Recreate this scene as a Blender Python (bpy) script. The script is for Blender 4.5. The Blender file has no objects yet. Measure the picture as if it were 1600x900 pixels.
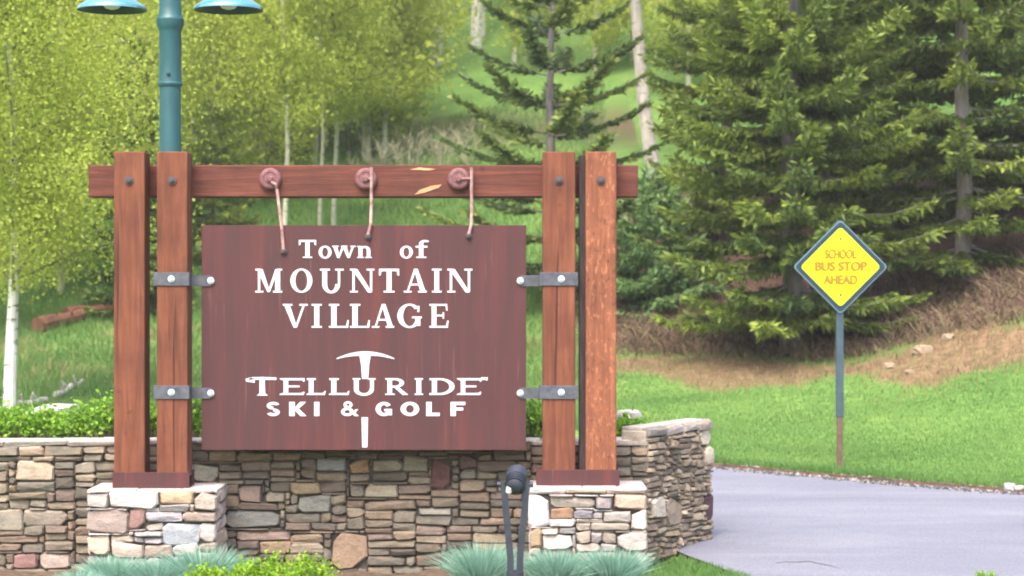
import bpy, math, random
import numpy as np
from mathutils import Vector, Matrix

R = math.radians
scene = bpy.context.scene
col = scene.collection

# ------------------------------------------------------------------ camera
CAMZ, F = 2.75, 3200.0
cd = bpy.data.cameras.new("camera")
cam = bpy.data.objects.new("camera", cd)
col.objects.link(cam)
cam.location = (0, 0, CAMZ)
cam.rotation_euler = (R(90), 0, 0)
cd.sensor_width = 36
cd.lens = 36 * F / 1600
cd.clip_end = 2000
cd.dof.use_dof = True
cd.dof.focus_distance = 20.2
cd.dof.aperture_fstop = 1.9
scene.camera = cam

# ------------------------------------------------------------------ light
SUN_EL, SUN_AZ = 58, 200          # azimuth measured clockwise from +Y
world = bpy.data.worlds.new("World")
scene.world = world
world.use_nodes = True
wn = world.node_tree
bg = wn.nodes["Background"]
sky = wn.nodes.new("ShaderNodeTexSky")
sky.sky_type = 'NISHITA'
sky.sun_disc = False
sky.sun_elevation = R(SUN_EL)
sky.sun_rotation = R(SUN_AZ)
sky.dust_density = 6.5
sky.air_density = 1.0
sky.ozone_density = 1.5
sky.altitude = 0
wn.links.new(sky.outputs[0], bg.inputs[0])
bg.inputs[1].default_value = 0.15
sl = bpy.data.lights.new("sun", 'SUN')
sl.energy = 1.05
sl.angle = R(40)
sl.color = (1.0, 0.95, 0.88)
sun = bpy.data.objects.new("sun", sl)
col.objects.link(sun)
sd = Vector((math.sin(R(SUN_AZ)) * math.cos(R(SUN_EL)), math.cos(R(SUN_AZ)) * math.cos(R(SUN_EL)), math.sin(R(SUN_EL))))
sun.rotation_euler = sd.to_track_quat('Z', 'Y').to_euler()
sun.location = (20, -20, 40)
vs = scene.view_settings
vs.view_transform = 'Standard'
vs.look = 'None'
vs.exposure = 1.85
vs.gamma = 1.0
scene.cycles.filter_width = 2.0
scene.cycles.max_bounces = 5
scene.cycles.diffuse_bounces = 3
scene.cycles.transparent_max_bounces = 8

# ------------------------------------------------------------------ helpers
def P(px, py, Y):
    return Vector(((px - 800) / F * Y, Y, CAMZ - (py - 450) / F * Y))

def smooth(a, b, x):
    t = np.clip((x - a) / (b - a), 0, 1)
    return t * t * (3 - 2 * t)

def tag(o, label=None, cat=None, group=None, kind=None):
    if label: o["label"] = label
    if cat: o["category"] = cat
    if group: o["group"] = group
    if kind: o["kind"] = kind
    return o

def empty(name, loc=(0, 0, 0), rz=0.0):
    o = bpy.data.objects.new(name, None)
    o.empty_display_size = 0.2
    col.objects.link(o)
    o.location = loc
    o.rotation_euler = (0, 0, rz)
    return o

class MB:
    def __init__(s):
        s.v = []; s.f = []; s.t = []
    def add(s, vs_, fs_, tint=None):
        b = len(s.v)
        s.v += [tuple(p) for p in vs_]
        for f in fs_:
            s.f.append(tuple(i + b for i in f))
            s.t.append(0.5 if tint is None else tint)
    def box(s, x0, x1, y0, y1, z0, z1, c=0.0):
        if c <= 0:
            s.add([(x0,y0,z0),(x1,y0,z0),(x1,y1,z0),(x0,y1,z0),(x0,y0,z1),(x1,y0,z1),(x1,y1,z1),(x0,y1,z1)],
                  [(0,3,2,1),(4,5,6,7),(0,1,5,4),(1,2,6,5),(2,3,7,6),(3,0,4,7)])
            return
        # chamfered box: three rectangles of 8 = 24 verts
        X = (x0, x1); Y = (y0, y1); Z = (z0, z1)
        vv = []; idx = {}
        for i in (0, 1):
            for j in (0, 1):
                for k in (0, 1):
                    sx, sy, sz = (1, -1)[i], (1, -1)[j], (1, -1)[k]
                    for a in range(3):
                        p = [X[i], Y[j], Z[k]]
                        q = [sx * c, sy * c, sz * c]; q[a] = 0
                        idx[(i, j, k, a)] = len(vv)
                        vv.append((p[0] + q[0], p[1] + q[1], p[2] + q[2]))
        ff = []
        for i in (0, 1):
            ff.append([idx[(i,0,0,0)], idx[(i,1,0,0)], idx[(i,1,1,0)], idx[(i,0,1,0)]])
            ff.append([idx[(0,i,0,1)], idx[(1,i,0,1)], idx[(1,i,1,1)], idx[(0,i,1,1)]])
            ff.append([idx[(0,0,i,2)], idx[(1,0,i,2)], idx[(1,1,i,2)], idx[(0,1,i,2)]])
            for j in (0, 1):
                ff.append([idx[(0,i,j,1)], idx[(1,i,j,1)], idx[(1,i,j,2)], idx[(0,i,j,2)]])
                ff.append([idx[(i,0,j,0)], idx[(i,1,j,0)], idx[(i,1,j,2)], idx[(i,0,j,2)]])
                ff.append([idx[(i,j,0,0)], idx[(i,j,1,0)], idx[(i,j,1,1)], idx[(i,j,0,1)]])
                for k in (0, 1):
                    ff.append([idx[(i,j,k,0)], idx[(i,j,k,1)], idx[(i,j,k,2)]])
        s.add(vv, ff)
    def tube(s, pts, radii, n=8, cap=True, tint=None):
        pts = [Vector(p) for p in pts]
        vv = []; ff = []
        up = None
        for i, p in enumerate(pts):
            d = (pts[min(i + 1, len(pts) - 1)] - pts[max(i - 1, 0)]).normalized()
            if up is None:
                a = Vector((1, 0, 0)) if abs(d.x) < 0.8 else Vector((0, 1, 0))
                up = d.cross(a).normalized()
            up = (up - d * up.dot(d)).normalized()
            w = d.cross(up)
            for k in range(n):
                an = 2 * math.pi * k / n
                vv.append(p + (up * math.cos(an) + w * math.sin(an)) * radii[i])
        for i in range(len(pts) - 1):
            for k in range(n):
                a = i * n + k; b = i * n + (k + 1) % n
                ff.append((a, b, b + n, a + n))
        if cap:
            ff.append(tuple(range(n - 1, -1, -1)))
            ff.append(tuple(range((len(pts) - 1) * n, len(pts) * n)))
        s.add(vv, ff, tint)
    def lathe(s, prof, n=32, center=(0, 0, 0), axis='z'):
        vv = []; ff = []
        for r, h in prof:
            for k in range(n):
                an = 2 * math.pi * k / n
                a, b = r * math.cos(an), r * math.sin(an)
                q = (a, b, h) if axis == 'z' else (a, -h, b)     # 'y': h grows toward the viewer
                vv.append((q[0] + center[0], q[1] + center[1], q[2] + center[2]))
        m = len(prof)
        for i in range(m - 1):
            for k in range(n):
                a = i * n + k; b = i * n + (k + 1) % n
                ff.append((a, b, b + n, a + n))
        ff.append(tuple(range(n - 1, -1, -1)))
        ff.append(tuple(range((m - 1) * n, m * n)))
        s.add(vv, ff)
    def prism(s, poly, y0, y1):
        """poly of (x,z), extruded from y0 (front) to y1 (back)"""
        n = len(poly)
        vv = [(x, y0, z) for x, z in poly] + [(x, y1, z) for x, z in poly]
        ff = [tuple(range(n)), tuple(range(2 * n - 1, n - 1, -1))]
        for i in range(n):
            j = (i + 1) % n
            ff.append((i, j, j + n, i + n))
        s.add(vv, ff)
    def build(s, name, mat, parent=None, smooth_=False, recalc=False):
        me = bpy.data.meshes.new(name)
        me.from_pydata(s.v, [], s.f)
        if recalc:
            import bmesh
            bm = bmesh.new(); bm.from_mesh(me)
            bmesh.ops.recalc_face_normals(bm, faces=bm.faces)
            bm.to_mesh(me); bm.free()
        if mat: me.materials.append(mat)
        if smooth_:
            me.polygons.foreach_set("use_smooth", [True] * len(me.polygons))
            me.set_sharp_from_angle(angle=R(32))
        o = bpy.data.objects.new(name, me)
        col.objects.link(o)
        if parent: o.parent = parent
        return o

def np_mesh(name, V, Fq, mats, parent=None, tint=None, matidx=None, smooth_=False):
    """V (n,3), Fq list of arrays (m,3) or (m,4)"""
    me = bpy.data.meshes.new(name)
    if not isinstance(Fq, list): Fq = [Fq]
    tot = [np.full(len(f), f.shape[1]) for f in Fq]
    loops = np.concatenate([f.ravel() for f in Fq]).astype(np.int32)
    tot = np.concatenate(tot).astype(np.int32)
    start = np.concatenate([[0], np.cumsum(tot)[:-1]]).astype(np.int32)
    me.vertices.add(len(V)); me.loops.add(len(loops)); me.polygons.add(len(tot))
    me.vertices.foreach_set("co", np.asarray(V, dtype=np.float32).ravel())
    me.loops.foreach_set("vertex_index", loops)
    me.polygons.foreach_set("loop_start", start)
    me.polygons.foreach_set("loop_total", tot)
    for m in (mats if isinstance(mats, (list, tuple)) else [mats]):
        me.materials.append(m)
    if matidx is not None:
        me.polygons.foreach_set("material_index", np.asarray(matidx, dtype=np.int32))
    me.polygons.foreach_set("use_smooth", np.full(len(tot), bool(smooth_)))
    if tint is not None:
        a = me.attributes.new("tint", 'FLOAT', 'FACE')
        a.data.foreach_set("value", np.asarray(tint, dtype=np.float32))
    me.update(calc_edges=True)
    me.validate()
    o = bpy.data.objects.new(name, me)
    col.objects.link(o)
    if parent: o.parent = parent
    return o

# ------------------------------------------------------------------ materials
def lin(r, g, b):
    f = lambda c: ((c / 255) / 12.92) if c / 255 <= 0.04045 else (((c / 255) + 0.055) / 1.055) ** 2.4
    return (f(r), f(g), f(b), 1)

class NT:
    def __init__(s, name):
        s.m = bpy.data.materials.new(name)
        s.m.use_nodes = True
        s.t = s.m.node_tree
        s.b = s.t.nodes["Principled BSDF"]
        s.out = s.t.nodes["Material Output"]
        s.b.inputs["Specular IOR Level"].default_value = 0.3
    def n(s, typ, **kw):
        x = s.t.nodes.new(typ)
        for k, v in kw.items():
            setattr(x, k, v)
        return x
    def l(s, a, b): s.t.links.new(a, b)
    def coord(s, kind="Object", scale=(1, 1, 1), loc=(0, 0, 0)):
        tc = s.n("ShaderNodeTexCoord"); mp = s.n("ShaderNodeMapping")
        mp.inputs["Scale"].default_value = scale
        mp.inputs["Location"].default_value = loc
        s.l(tc.outputs[kind], mp.inputs[0])
        return mp.outputs[0]
    def noise(s, vec, scale=5, detail=4, rough=0.55, dist=0.0):
        x = s.n("ShaderNodeTexNoise")
        x.inputs["Scale"].default_value = scale
        x.inputs["Detail"].default_value = detail
        x.inputs["Roughness"].default_value = rough
        x.inputs["Distortion"].default_value = dist
        if vec is not None: s.l(vec, x.inputs["Vector"])
        return x.outputs["Fac"]
    def ramp(s, fac, stops, interp='LINEAR'):
        x = s.n("ShaderNodeValToRGB")
        x.color_ramp.interpolation = interp
        e = x.color_ramp.elements
        while len(e) < len(stops): e.new(0.5)
        for i, (p, c) in enumerate(stops):
            e[i].position = p
            e[i].color = c if len(c) == 4 else (*c, 1)
        s.l(fac, x.inputs[0])
        return x.outputs[0]
    def mix(s, fac, a, b, mode='MIX'):
        x = s.n("ShaderNodeMix", data_type='RGBA', blend_type=mode)
        for sock, val in ((x.inputs[0], fac), (x.inputs[6], a), (x.inputs[7], b)):
            if hasattr(val, "links"): s.l(val, sock)
            else: sock.default_value = val
        return x.outputs[2]
    def math(s, op, a, b=0.0):
        x = s.n("ShaderNodeMath", operation=op)
        for sock, val in ((x.inputs[0], a), (x.inputs[1], b)):
            if hasattr(val, "links"): s.l(val, sock)
            else: sock.default_value = val
        return x.outputs[0]
    def bump(s, h, strength=0.4, dist=0.01):
        x = s.n("ShaderNodeBump")
        x.inputs["Strength"].default_value = strength
        x.inputs["Distance"].default_value = dist
        s.l(h, x.inputs["Height"])
        s.l(x.outputs[0], s.b.inputs["Normal"])
    def base(s, c, rough=0.8, metal=0.0):
        if hasattr(c, "links"): s.l(c, s.b.inputs["Base Color"])
        else: s.b.inputs["Base Color"].default_value = c
        s.b.inputs["Roughness"].default_value = rough
        s.b.inputs["Metallic"].default_value = metal
    def attr(s, name):
        x = s.n("ShaderNodeAttribute"); x.attribute_name = name
        return x.outputs["Fac"]

def wood(name, axis, c0, c1, c2, flake=0.0):
    t = NT(name)
    sc = [14, 14, 14]; sc[axis] = 1.1
    fine = [60, 60, 60]; fine[axis] = 2.5
    oi = t.n("ShaderNodeObjectInfo")
    tc = t.n("ShaderNodeTexCoord")
    add = t.n("ShaderNodeVectorMath", operation='ADD')
    comb = t.n("ShaderNodeCombineXYZ")
    t.l(t.math('MULTIPLY', oi.outputs["Random"], 37.0), comb.inputs[0])
    t.l(t.math('MULTIPLY', oi.outputs["Random"], 91.0), comb.inputs[2])
    t.l(tc.outputs["Object"], add.inputs[0]); t.l(comb.outputs[0], add.inputs[1])
    def mp(s_):
        m = t.n("ShaderNodeMapping"); m.inputs["Scale"].default_value = s_
        t.l(add.outputs[0], m.inputs[0]); return m.outputs[0]
    g = t.noise(mp(sc), 1.0, 6, 0.6, 0.6)
    f = t.noise(mp(fine), 1.0, 3, 0.6)
    big = t.noise(mp((2.2, 2.2, 2.2)), 1.0, 4, 0.6)
    c = t.ramp(g, [(0.28, c0), (0.5, c1), (0.72, c2)])
    c = t.mix(t.math('MULTIPLY', f, 0.35), c, c0)
    c = t.mix(t.ramp(big, [(0.42, (0, 0, 0)), (0.7, (0.55, 0.55, 0.55))]), c, (c0[0] * 0.8, c0[1] * 0.75, c0[2] * 0.9, 1))
    chk = [16, 16, 16]; chk[axis] = 0.45
    ck = t.noise(mp(chk), 1.0, 2, 0.5, 0.3)
    ckf = t.ramp(ck, [(0.30, (0.8,) * 3), (0.345, (0, 0, 0))])
    c = t.mix(ckf, c, (c0[0] * 0.35, c0[1] * 0.35, c0[2] * 0.4, 1))
    kn = t.noise(mp((5, 5, 5)), 1.0, 2, 0.5)
    c = t.mix(t.ramp(kn, [(0.68, (0, 0, 0)), (0.76, (0.6,) * 3)]), c, (c0[0] * 0.5, c0[1] * 0.45, c0[2] * 0.5, 1))
    if flake > 0:
        fl = t.noise(mp((24, 24, 11)), 1.0, 4, 0.65, 0.5)
        c = t.mix(t.ramp(fl, [(0.56, (0, 0, 0)), (0.62, (flake,) * 3)]), c, (c2[0] * 1.5, c2[1] * 1.6, c2[2] * 1.6, 1))
        c = t.mix(t.ramp(fl, [(0.34, (0.7,) * 3), (0.4, (0, 0, 0))]), c, (c0[0] * 0.5, c0[1] * 0.5, c0[2] * 0.5, 1))
    t.base(c, 0.82)
    h = t.math('ADD', g, t.math('MULTIPLY', f, 0.6))
    if flake > 0: h = t.math('ADD', h, t.math('MULTIPLY', fl, 1.2))
    t.bump(h, 0.6, 0.012)
    return t.m

M = {}
M["wood_v"] = wood("weathered_red_wood_upright", 2, (0.08, 0.027, 0.016, 1), (0.16, 0.052, 0.028, 1), (0.24, 0.086, 0.045, 1))
M["wood_h"] = wood("weathered_red_wood_level", 0, (0.062, 0.021, 0.016, 1), (0.122, 0.038, 0.026, 1), (0.185, 0.062, 0.04, 1))
M["wood_f"] = wood("flaking_orange_wood", 2, (0.11, 0.04, 0.022, 1), (0.225, 0.078, 0.04, 1), (0.31, 0.12, 0.06, 1), flake=0.4)
t = NT("shaded_wood"); t.base(t.ramp(t.noise(t.coord(scale=(20, 20, 2)), 2), [(0.3, (0.014, 0.009, 0.012)), (0.7, (0.04, 0.024, 0.024))]), 0.85); M["shadewood"] = t.m  # near-black tone paints the shade on the flaking post's left side
t = NT("torn_fresh_wood"); t.base(t.ramp(t.noise(t.coord(scale=(3, 20, 20)), 3), [(0.3, (0.4, 0.17, 0.08)), (0.7, (0.62, 0.36, 0.2))]), 0.9); M["torn"] = t.m

def rust_panel():
    t = NT("rusted_steel_plate")
    streak = t.noise(t.coord(scale=(5.5, 1, 0.5)), 1.0, 5, 0.62, 0.35)
    big = t.noise(t.coord(scale=(0.9, 1, 0.8), loc=(3, 0, 1)), 1.0, 4, 0.55)
    fine = t.noise(t.coord(scale=(40, 40, 25)), 1.0, 5, 0.65)
    c = t.ramp(streak, [(0.3, (0.045, 0.016, 0.019)), (0.5, (0.064, 0.0175, 0.019)), (0.72, (0.105, 0.024, 0.022))])
    c = t.mix(t.ramp(big, [(0.35, (0.0,) * 3), (0.68, (0.45,) * 3)]), c, (0.052, 0.020, 0.025, 1))
    c = t.mix(t.math('MULTIPLY', fine, 0.22), c, (0.07, 0.032, 0.034, 1))
    drip = t.noise(t.coord(scale=(22, 1, 0.9), loc=(7, 0, 0)), 1.0, 3, 0.6, 0.2)
    c = t.mix(t.ramp(drip, [(0.62, (0, 0, 0)), (0.75, (0.4,) * 3)]), c, (0.20, 0.085, 0.08, 1))
    t.base(c, 0.62)
    t.b.inputs["Specular IOR Level"].default_value = 0.35
    t.bump(t.math('ADD', fine, streak), 0.25, 0.004)
    return t.m
M["rust"] = rust_panel()
t = NT("rusty_iron"); c = t.ramp(t.noise(t.coord(), 30, 5), [(0.3, (0.10, 0.045, 0.05)), (0.7, (0.22, 0.10, 0.105))]); t.base(c, 0.7); t.bump(t.noise(t.coord(), 60), 0.3, 0.004); M["iron"] = t.m
t = NT("weathered_rod"); c = t.ramp(t.noise(t.coord(), 14, 4), [(0.35, (0.20, 0.095, 0.09)), (0.6, (0.36, 0.24, 0.225))]); t.base(c, 0.7); M["rod"] = t.m
t = NT("dull_strap_steel"); c = t.ramp(t.noise(t.coord(), 14, 5), [(0.3, (0.05, 0.055, 0.072)), (0.7, (0.105, 0.107, 0.13))]); t.base(c, 0.6, 0.1); M["strap"] = t.m
t = NT("bright_bolt"); t.base((0.62, 0.68, 0.76, 1), 0.35, 0.4); M["bolt"] = t.m
t = NT("dark_bolt"); t.base((0.075, 0.06, 0.065, 1), 0.6, 0.3); M["dbolt"] = t.m
t = NT("white_letter_paint"); t.base(t.ramp(t.noise(t.coord(), 20, 4), [(0.3, (0.50, 0.48, 0.53)), (0.7, (0.68, 0.66, 0.72))]), 0.6); M["white"] = t.m

def stone_mat(attr=False):
    t = NT("small_field_stone" if attr else "stacked_field_stone")
    oi = t.n("ShaderNodeObjectInfo")
    tc = t.n("ShaderNodeTexCoord")
    add = t.n("ShaderNodeVectorMath", operation='ADD')
    cb = t.n("ShaderNodeCombineXYZ")
    for i in range(3): t.l(t.math('MULTIPLY', oi.outputs["Random"], 50.0 + 13 * i), cb.inputs[i])
    t.l(tc.outputs["Object"], add.inputs[0]); t.l(cb.outputs[0], add.inputs[1])
    mp = t.n("ShaderNodeMapping"); mp.inputs["Scale"].default_value = (1, 1, 2.2)
    t.l(add.outputs[0], mp.inputs[0])
    big = t.noise(mp.outputs[0], 7, 5, 0.6, 0.5)
    fine = t.noise(mp.outputs[0], 45, 5, 0.65)
    sc_ = oi.outputs["Color"]
    if attr:
        an = t.n("ShaderNodeAttribute"); an.attribute_name = "stone_colour"; sc_ = an.outputs["Color"]
    c = t.mix(1.0, sc_, t.ramp(big, [(0.25, (0.62, 0.58, 0.56)), (0.5, (1, 1, 1)), (0.78, (1.28, 1.2, 1.08))]), 'MULTIPLY')
    c = t.mix(1.0, c, t.ramp(fine, [(0.3, (0.72, 0.72, 0.74)), (0.7, (1.2, 1.2, 1.18))]), 'MULTIPLY')
    rs = t.noise(mp.outputs[0], 5, 3, 0.5)
    c = t.mix(t.ramp(rs, [(0.6, (0, 0, 0)), (0.75, (0.35,) * 3)]), c, (0.30, 0.17, 0.09, 1))
    t.base(c, 0.88)
    t.bump(t.math('ADD', big, t.math('MULTIPLY', fine, 0.5)), 0.55, 0.02)
    return t.m
M["stone"] = stone_mat()
M["small_stone"] = stone_mat(True)
t = NT("dark_joint_fill"); t.base(t.ramp(t.noise(t.coord(), 18), [(0.3, (0.05, 0.043, 0.036)), (0.7, (0.11, 0.094, 0.08))]), 0.95); M["joint"] = t.m

t = NT("teal_enamel"); t.base(t.ramp(t.noise(t.coord(scale=(3, 3, 1)), 3, 4), [(0.3, (0.012, 0.066, 0.08)), (0.7, (0.018, 0.088, 0.102))]), 0.45); t.b.inputs["Specular IOR Level"].default_value = 0.5; M["teal"] = t.m
t = NT("glossy_teal_shade"); t.base((0.04, 0.20, 0.23, 1), 0.2); t.b.inputs["Specular IOR Level"].default_value = 0.9; t.b.inputs["Coat Weight"].default_value = 1.0; t.b.inputs["Coat Roughness"].default_value = 0.12; t.b.inputs["Coat IOR"].default_value = 1.9; M["shade"] = t.m
t = NT("shade_inside"); t.base((0.5, 0.5, 0.5, 1), 0.5); M["shadein"] = t.m
t = NT("frosted_globe"); t.base((0.7, 0.7, 0.68, 1), 0.3); M["globe"] = t.m
t = NT("slate_fixture_paint"); t.base(t.ramp(t.noise(t.coord(), 12, 4), [(0.3, (0.016, 0.02, 0.032)), (0.7, (0.03, 0.036, 0.055))]), 0.5); t.b.inputs["Specular IOR Level"].default_value = 0.4; M["fixture"] = t.m
t = NT("lamp_glass"); t.base((0.62, 0.66, 0.66, 1), 0.1); M["glass"] = t.m
t = NT("fluorescent_yellow_sheet"); t.base(t.ramp(t.noise(t.coord(), 3, 3), [(0.3, (0.56, 0.63, 0.006)), (0.7, (0.63, 0.69, 0.012))]), 0.45); M["yellow"] = t.m
t = NT("sign_border_dark"); t.base((0.016, 0.035, 0.05, 1), 0.5); M["border"] = t.m
t = NT("sign_frame_teal"); t.base((0.10, 0.17, 0.22, 1), 0.45); M["sframe"] = t.m
t = NT("faded_sign_letters"); t.base((0.27, 0.16, 0.01, 1), 0.6); M["fadedtext"] = t.m
t = NT("sign_post_paint"); t.base(t.ramp(t.noise(t.coord(), 8), [(0.3, (0.03, 0.058, 0.078)), (0.7, (0.052, 0.085, 0.105))]), 0.55); M["spost"] = t.m
t = NT("sign_post_rust"); t.base(t.ramp(t.noise(t.coord(), 12), [(0.3, (0.085, 0.052, 0.04)), (0.7, (0.15, 0.10, 0.075))]), 0.85); M["srust"] = t.m

def asphalt():
    t = NT("worn_asphalt")
    v = t.coord("Object")
    fine = t.noise(v, 55, 5, 0.7)
    big = t.noise(t.coord("Object", scale=(0.35, 1.1, 1)), 0.9, 5, 0.6, 0.4)
    c = t.ramp(big, [(0.3, (0.125, 0.13, 0.165)), (0.5, (0.148, 0.152, 0.19)), (0.7, (0.178, 0.18, 0.215))])
    c = t.mix(1.0, c, t.ramp(fine, [(0.3, (0.82,) * 3), (0.7, (1.16,) * 3)]), 'MULTIPLY')
    agg = t.n("ShaderNodeTexVoronoi"); agg.inputs["Scale"].default_value = 85; t.l(v, agg.inputs["Vector"])
    c = t.mix(1.0, c, t.ramp(agg.outputs["Color"], [(0.1, (0.80,) * 3), (0.9, (1.2,) * 3)]), 'MULTIPLY')
    tr_ = t.noise(t.coord("Object", scale=(0.12, 1.7, 1), loc=(0, 3, 0)), 1.0, 3, 0.5)
    c = t.mix(t.ramp(tr_, [(0.55, (0, 0, 0)), (0.72, (0.3,) * 3)]), c, (0.22, 0.22, 0.25, 1))
    st_ = t.noise(t.coord("Object", scale=(0.9, 1.2, 1), loc=(9, 1, 0)), 1.0, 5, 0.7)
    c = t.mix(t.ramp(st_, [(0.60, (0, 0, 0)), (0.74, (0.4,) * 3)]), c, (0.105, 0.105, 0.125, 1))
    t.base(c, 0.8)
    t.bump(fine, 0.4, 0.008)
    return t.m
M["road"] = asphalt()
t = NT("crack_tar"); t.base((0.13, 0.13, 0.15, 1), 0.8); M["crack"] = t.m

def ground():
    t = NT("hill_ground")
    v = t.coord("Object")
    a = t.noise(v, 0.55, 5, 0.6)
    b = t.noise(v, 6, 6, 0.65)
    f = t.noise(v, 30, 4, 0.65)
    c = t.ramp(a, [(0.3, (0.085, 0.165, 0.04)), (0.5, (0.115, 0.21, 0.05)), (0.7, (0.16, 0.24, 0.058))])
    c = t.mix(1.0, c, t.ramp(b, [(0.3, (0.68,) * 3), (0.7, (1.25,) * 3)]), 'MULTIPLY')
    c = t.mix(1.0, c, t.ramp(f, [(0.3, (0.75,) * 3), (0.7, (1.2,) * 3)]), 'MULTIPLY')
    d = t.ramp(b, [(0.3, (0.085, 0.055, 0.036)), (0.45, (0.15, 0.095, 0.058)), (0.6, (0.22, 0.145, 0.085)), (0.72, (0.15, 0.17, 0.065))])
    dry = t.math('ADD', t.attr("dry"), t.math('ADD', t.math('MULTIPLY', t.math('SUBTRACT', b, 0.5), 0.9), t.math('MULTIPLY', t.math('SUBTRACT', a, 0.5), 1.1)))
    fac = t.ramp(dry, [(0.36, (0, 0, 0)), (0.62, (1, 1, 1))])
    c = t.mix(fac, c, d)
    duff = t.ramp(b, [(0.3, (0.045, 0.026, 0.02)), (0.7, (0.13, 0.075, 0.06))])
    c = t.mix(t.ramp(t.math('ADD', t.attr("duff"), t.math('MULTIPLY', t.math('SUBTRACT', b, 0.5), 0.6)), [(0.35, (0, 0, 0)), (0.65, (1, 1, 1))]), c, duff)
    t.base(c, 0.95)
    t.b.inputs["Specular IOR Level"].default_value = 0.1
    t.bump(t.math('ADD', b, f), 0.6, 0.05)
    return t.m
M["ground"] = ground()
t = NT("bed_soil"); t.base(t.ramp(t.noise(t.coord(), 12, 6), [(0.3, (0.05, 0.033, 0.022)), (0.7, (0.13, 0.09, 0.06))]), 0.95); t.bump(t.noise(t.coord(), 20), 0.6, 0.03); M["soil"] = t.m

def leaf(name, stops, trans=0.35, attr=True, rough=0.55):
    t = NT(name)
    if attr: f = t.attr("tint")
    else:
        g = t.n("ShaderNodeNewGeometry"); f = g.outputs["Random Per Island"]
    c = t.ramp(f, stops)
    t.base(c, rough)
    t.b.inputs["Specular IOR Level"].default_value = 0.25
    tr = t.n("ShaderNodeBsdfTranslucent")
    t.l(c, tr.inputs[0])
    mx = t.n("ShaderNodeMixShader"); mx.inputs[0].default_value = trans
    t.l(t.b.outputs[0], mx.inputs[1]); t.l(tr.outputs[0], mx.inputs[2])
    t.l(mx.outputs[0], t.out.inputs[0])
    return t.m
M["aspen"] = leaf("aspen_leaf", [(0.0, (0.29, 0.37, 0.055)), (0.4, (0.36, 0.43, 0.068)), (0.7, (0.40, 0.465, 0.08)), (1.0, (0.45, 0.49, 0.115))], 0.52)
M["spruce"] = leaf("spruce_needles", [(0.0, (0.06, 0.105, 0.035)), (0.35, (0.13, 0.185, 0.036)), (0.65, (0.20, 0.27, 0.048)), (1.0, (0.31, 0.375, 0.068))], 0.35)
M["spruce_dark"] = leaf("dark_spruce_needles", [(0.0, (0.055, 0.095, 0.04)), (0.5, (0.12, 0.18, 0.05)), (1.0, (0.28, 0.34, 0.07))], 0.3)
M["spruce_blue"] = leaf("bluish_spruce_needles", [(0.0, (0.09, 0.18, 0.08)), (0.5, (0.19, 0.32, 0.115)), (1.0, (0.30, 0.42, 0.15))], 0.35)
M["shrub"] = leaf("fresh_shrub_leaf", [(0.0, (0.09, 0.22, 0.02)), (0.5, (0.19, 0.38, 0.035)), (1.0, (0.34, 0.52, 0.08))], 0.4)
M["lime"] = leaf("lime_groundcover_leaf", [(0.0, (0.10, 0.2, 0.01)), (0.5, (0.2, 0.38, 0.02)), (1.0, (0.36, 0.5, 0.05))], 0.4)
M["fescue"] = leaf("blue_fescue_blade", [(0.0, (0.12, 0.26, 0.19)), (0.5, (0.23, 0.42, 0.32)), (1.0, (0.38, 0.55, 0.46))], 0.4)
M["grass"] = leaf("lawn_blade", [(0.0, (0.065, 0.15, 0.035)), (0.5, (0.115, 0.235, 0.058)), (1.0, (0.20, 0.30, 0.085))], 0.4)
M["tan"] = leaf("dry_blade", [(0.0, (0.11, 0.07, 0.045)), (0.5, (0.22, 0.15, 0.08)), (1.0, (0.20, 0.25, 0.085))], 0.2)
M["gravel"] = leaf("edge_gravel_bits", [(0.0, (0.03, 0.03, 0.03)), (0.7, (0.10, 0.09, 0.085)), (1.0, (0.28, 0.26, 0.24))], 0.0, rough=0.9)
M["twig"] = leaf("bare_twig", [(0.0, (0.22, 0.22, 0.13)), (1.0, (0.36, 0.35, 0.24))], 0.0, rough=0.9)
M["brush"] = leaf("brown_brush", [(0.0, (0.08, 0.052, 0.04)), (0.6, (0.165, 0.11, 0.075)), (1.0, (0.20, 0.20, 0.09))], 0.1, rough=0.9)

def bark(name, c0, c1, scars=True):
    t = NT(name)
    n1 = t.noise(t.coord(scale=(6, 6, 2.5)), 1.0, 5, 0.6)
    c = t.ramp(n1, [(0.3, c0), (0.7, c1)])
    if scars:
        n2 = t.noise(t.coord(scale=(3, 3, 9), loc=(4, 2, 0)), 1.0, 4, 0.6)
        c = t.mix(t.ramp(n2, [(0.58, (0, 0, 0)), (0.66, (0.85,) * 3)]), c, (0.06, 0.05, 0.045, 1))
    t.base(c, 0.85)
    t.bump(n1, 0.5, 0.02)
    return t.m
M["aspbark"] = bark("pale_aspen_bark", (0.42, 0.41, 0.38), (0.68, 0.67, 0.65))
M["aspbark_g"] = bark("greenish_aspen_bark", (0.30, 0.32, 0.22), (0.50, 0.50, 0.38))
M["aspbark_o"] = bark("dull_old_aspen_bark", (0.22, 0.20, 0.17), (0.44, 0.41, 0.37))
M["limb"] = bark("olive_limb_bark", (0.12, 0.12, 0.06), (0.24, 0.23, 0.12), False)
M["sprbark"] = bark("grey_spruce_bark", (0.12, 0.10, 0.095), (0.27, 0.24, 0.23), False)
M["sprbark_l"] = bark("light_grey_spruce_bark", (0.22, 0.19, 0.18), (0.42, 0.38, 0.37), False)
M["log"] = bark("red_brown_log", (0.085, 0.04, 0.028), (0.22, 0.10, 0.06), False)
M["palelog"] = bark("bleached_log", (0.36, 0.32, 0.27), (0.6, 0.56, 0.5), False)
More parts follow.
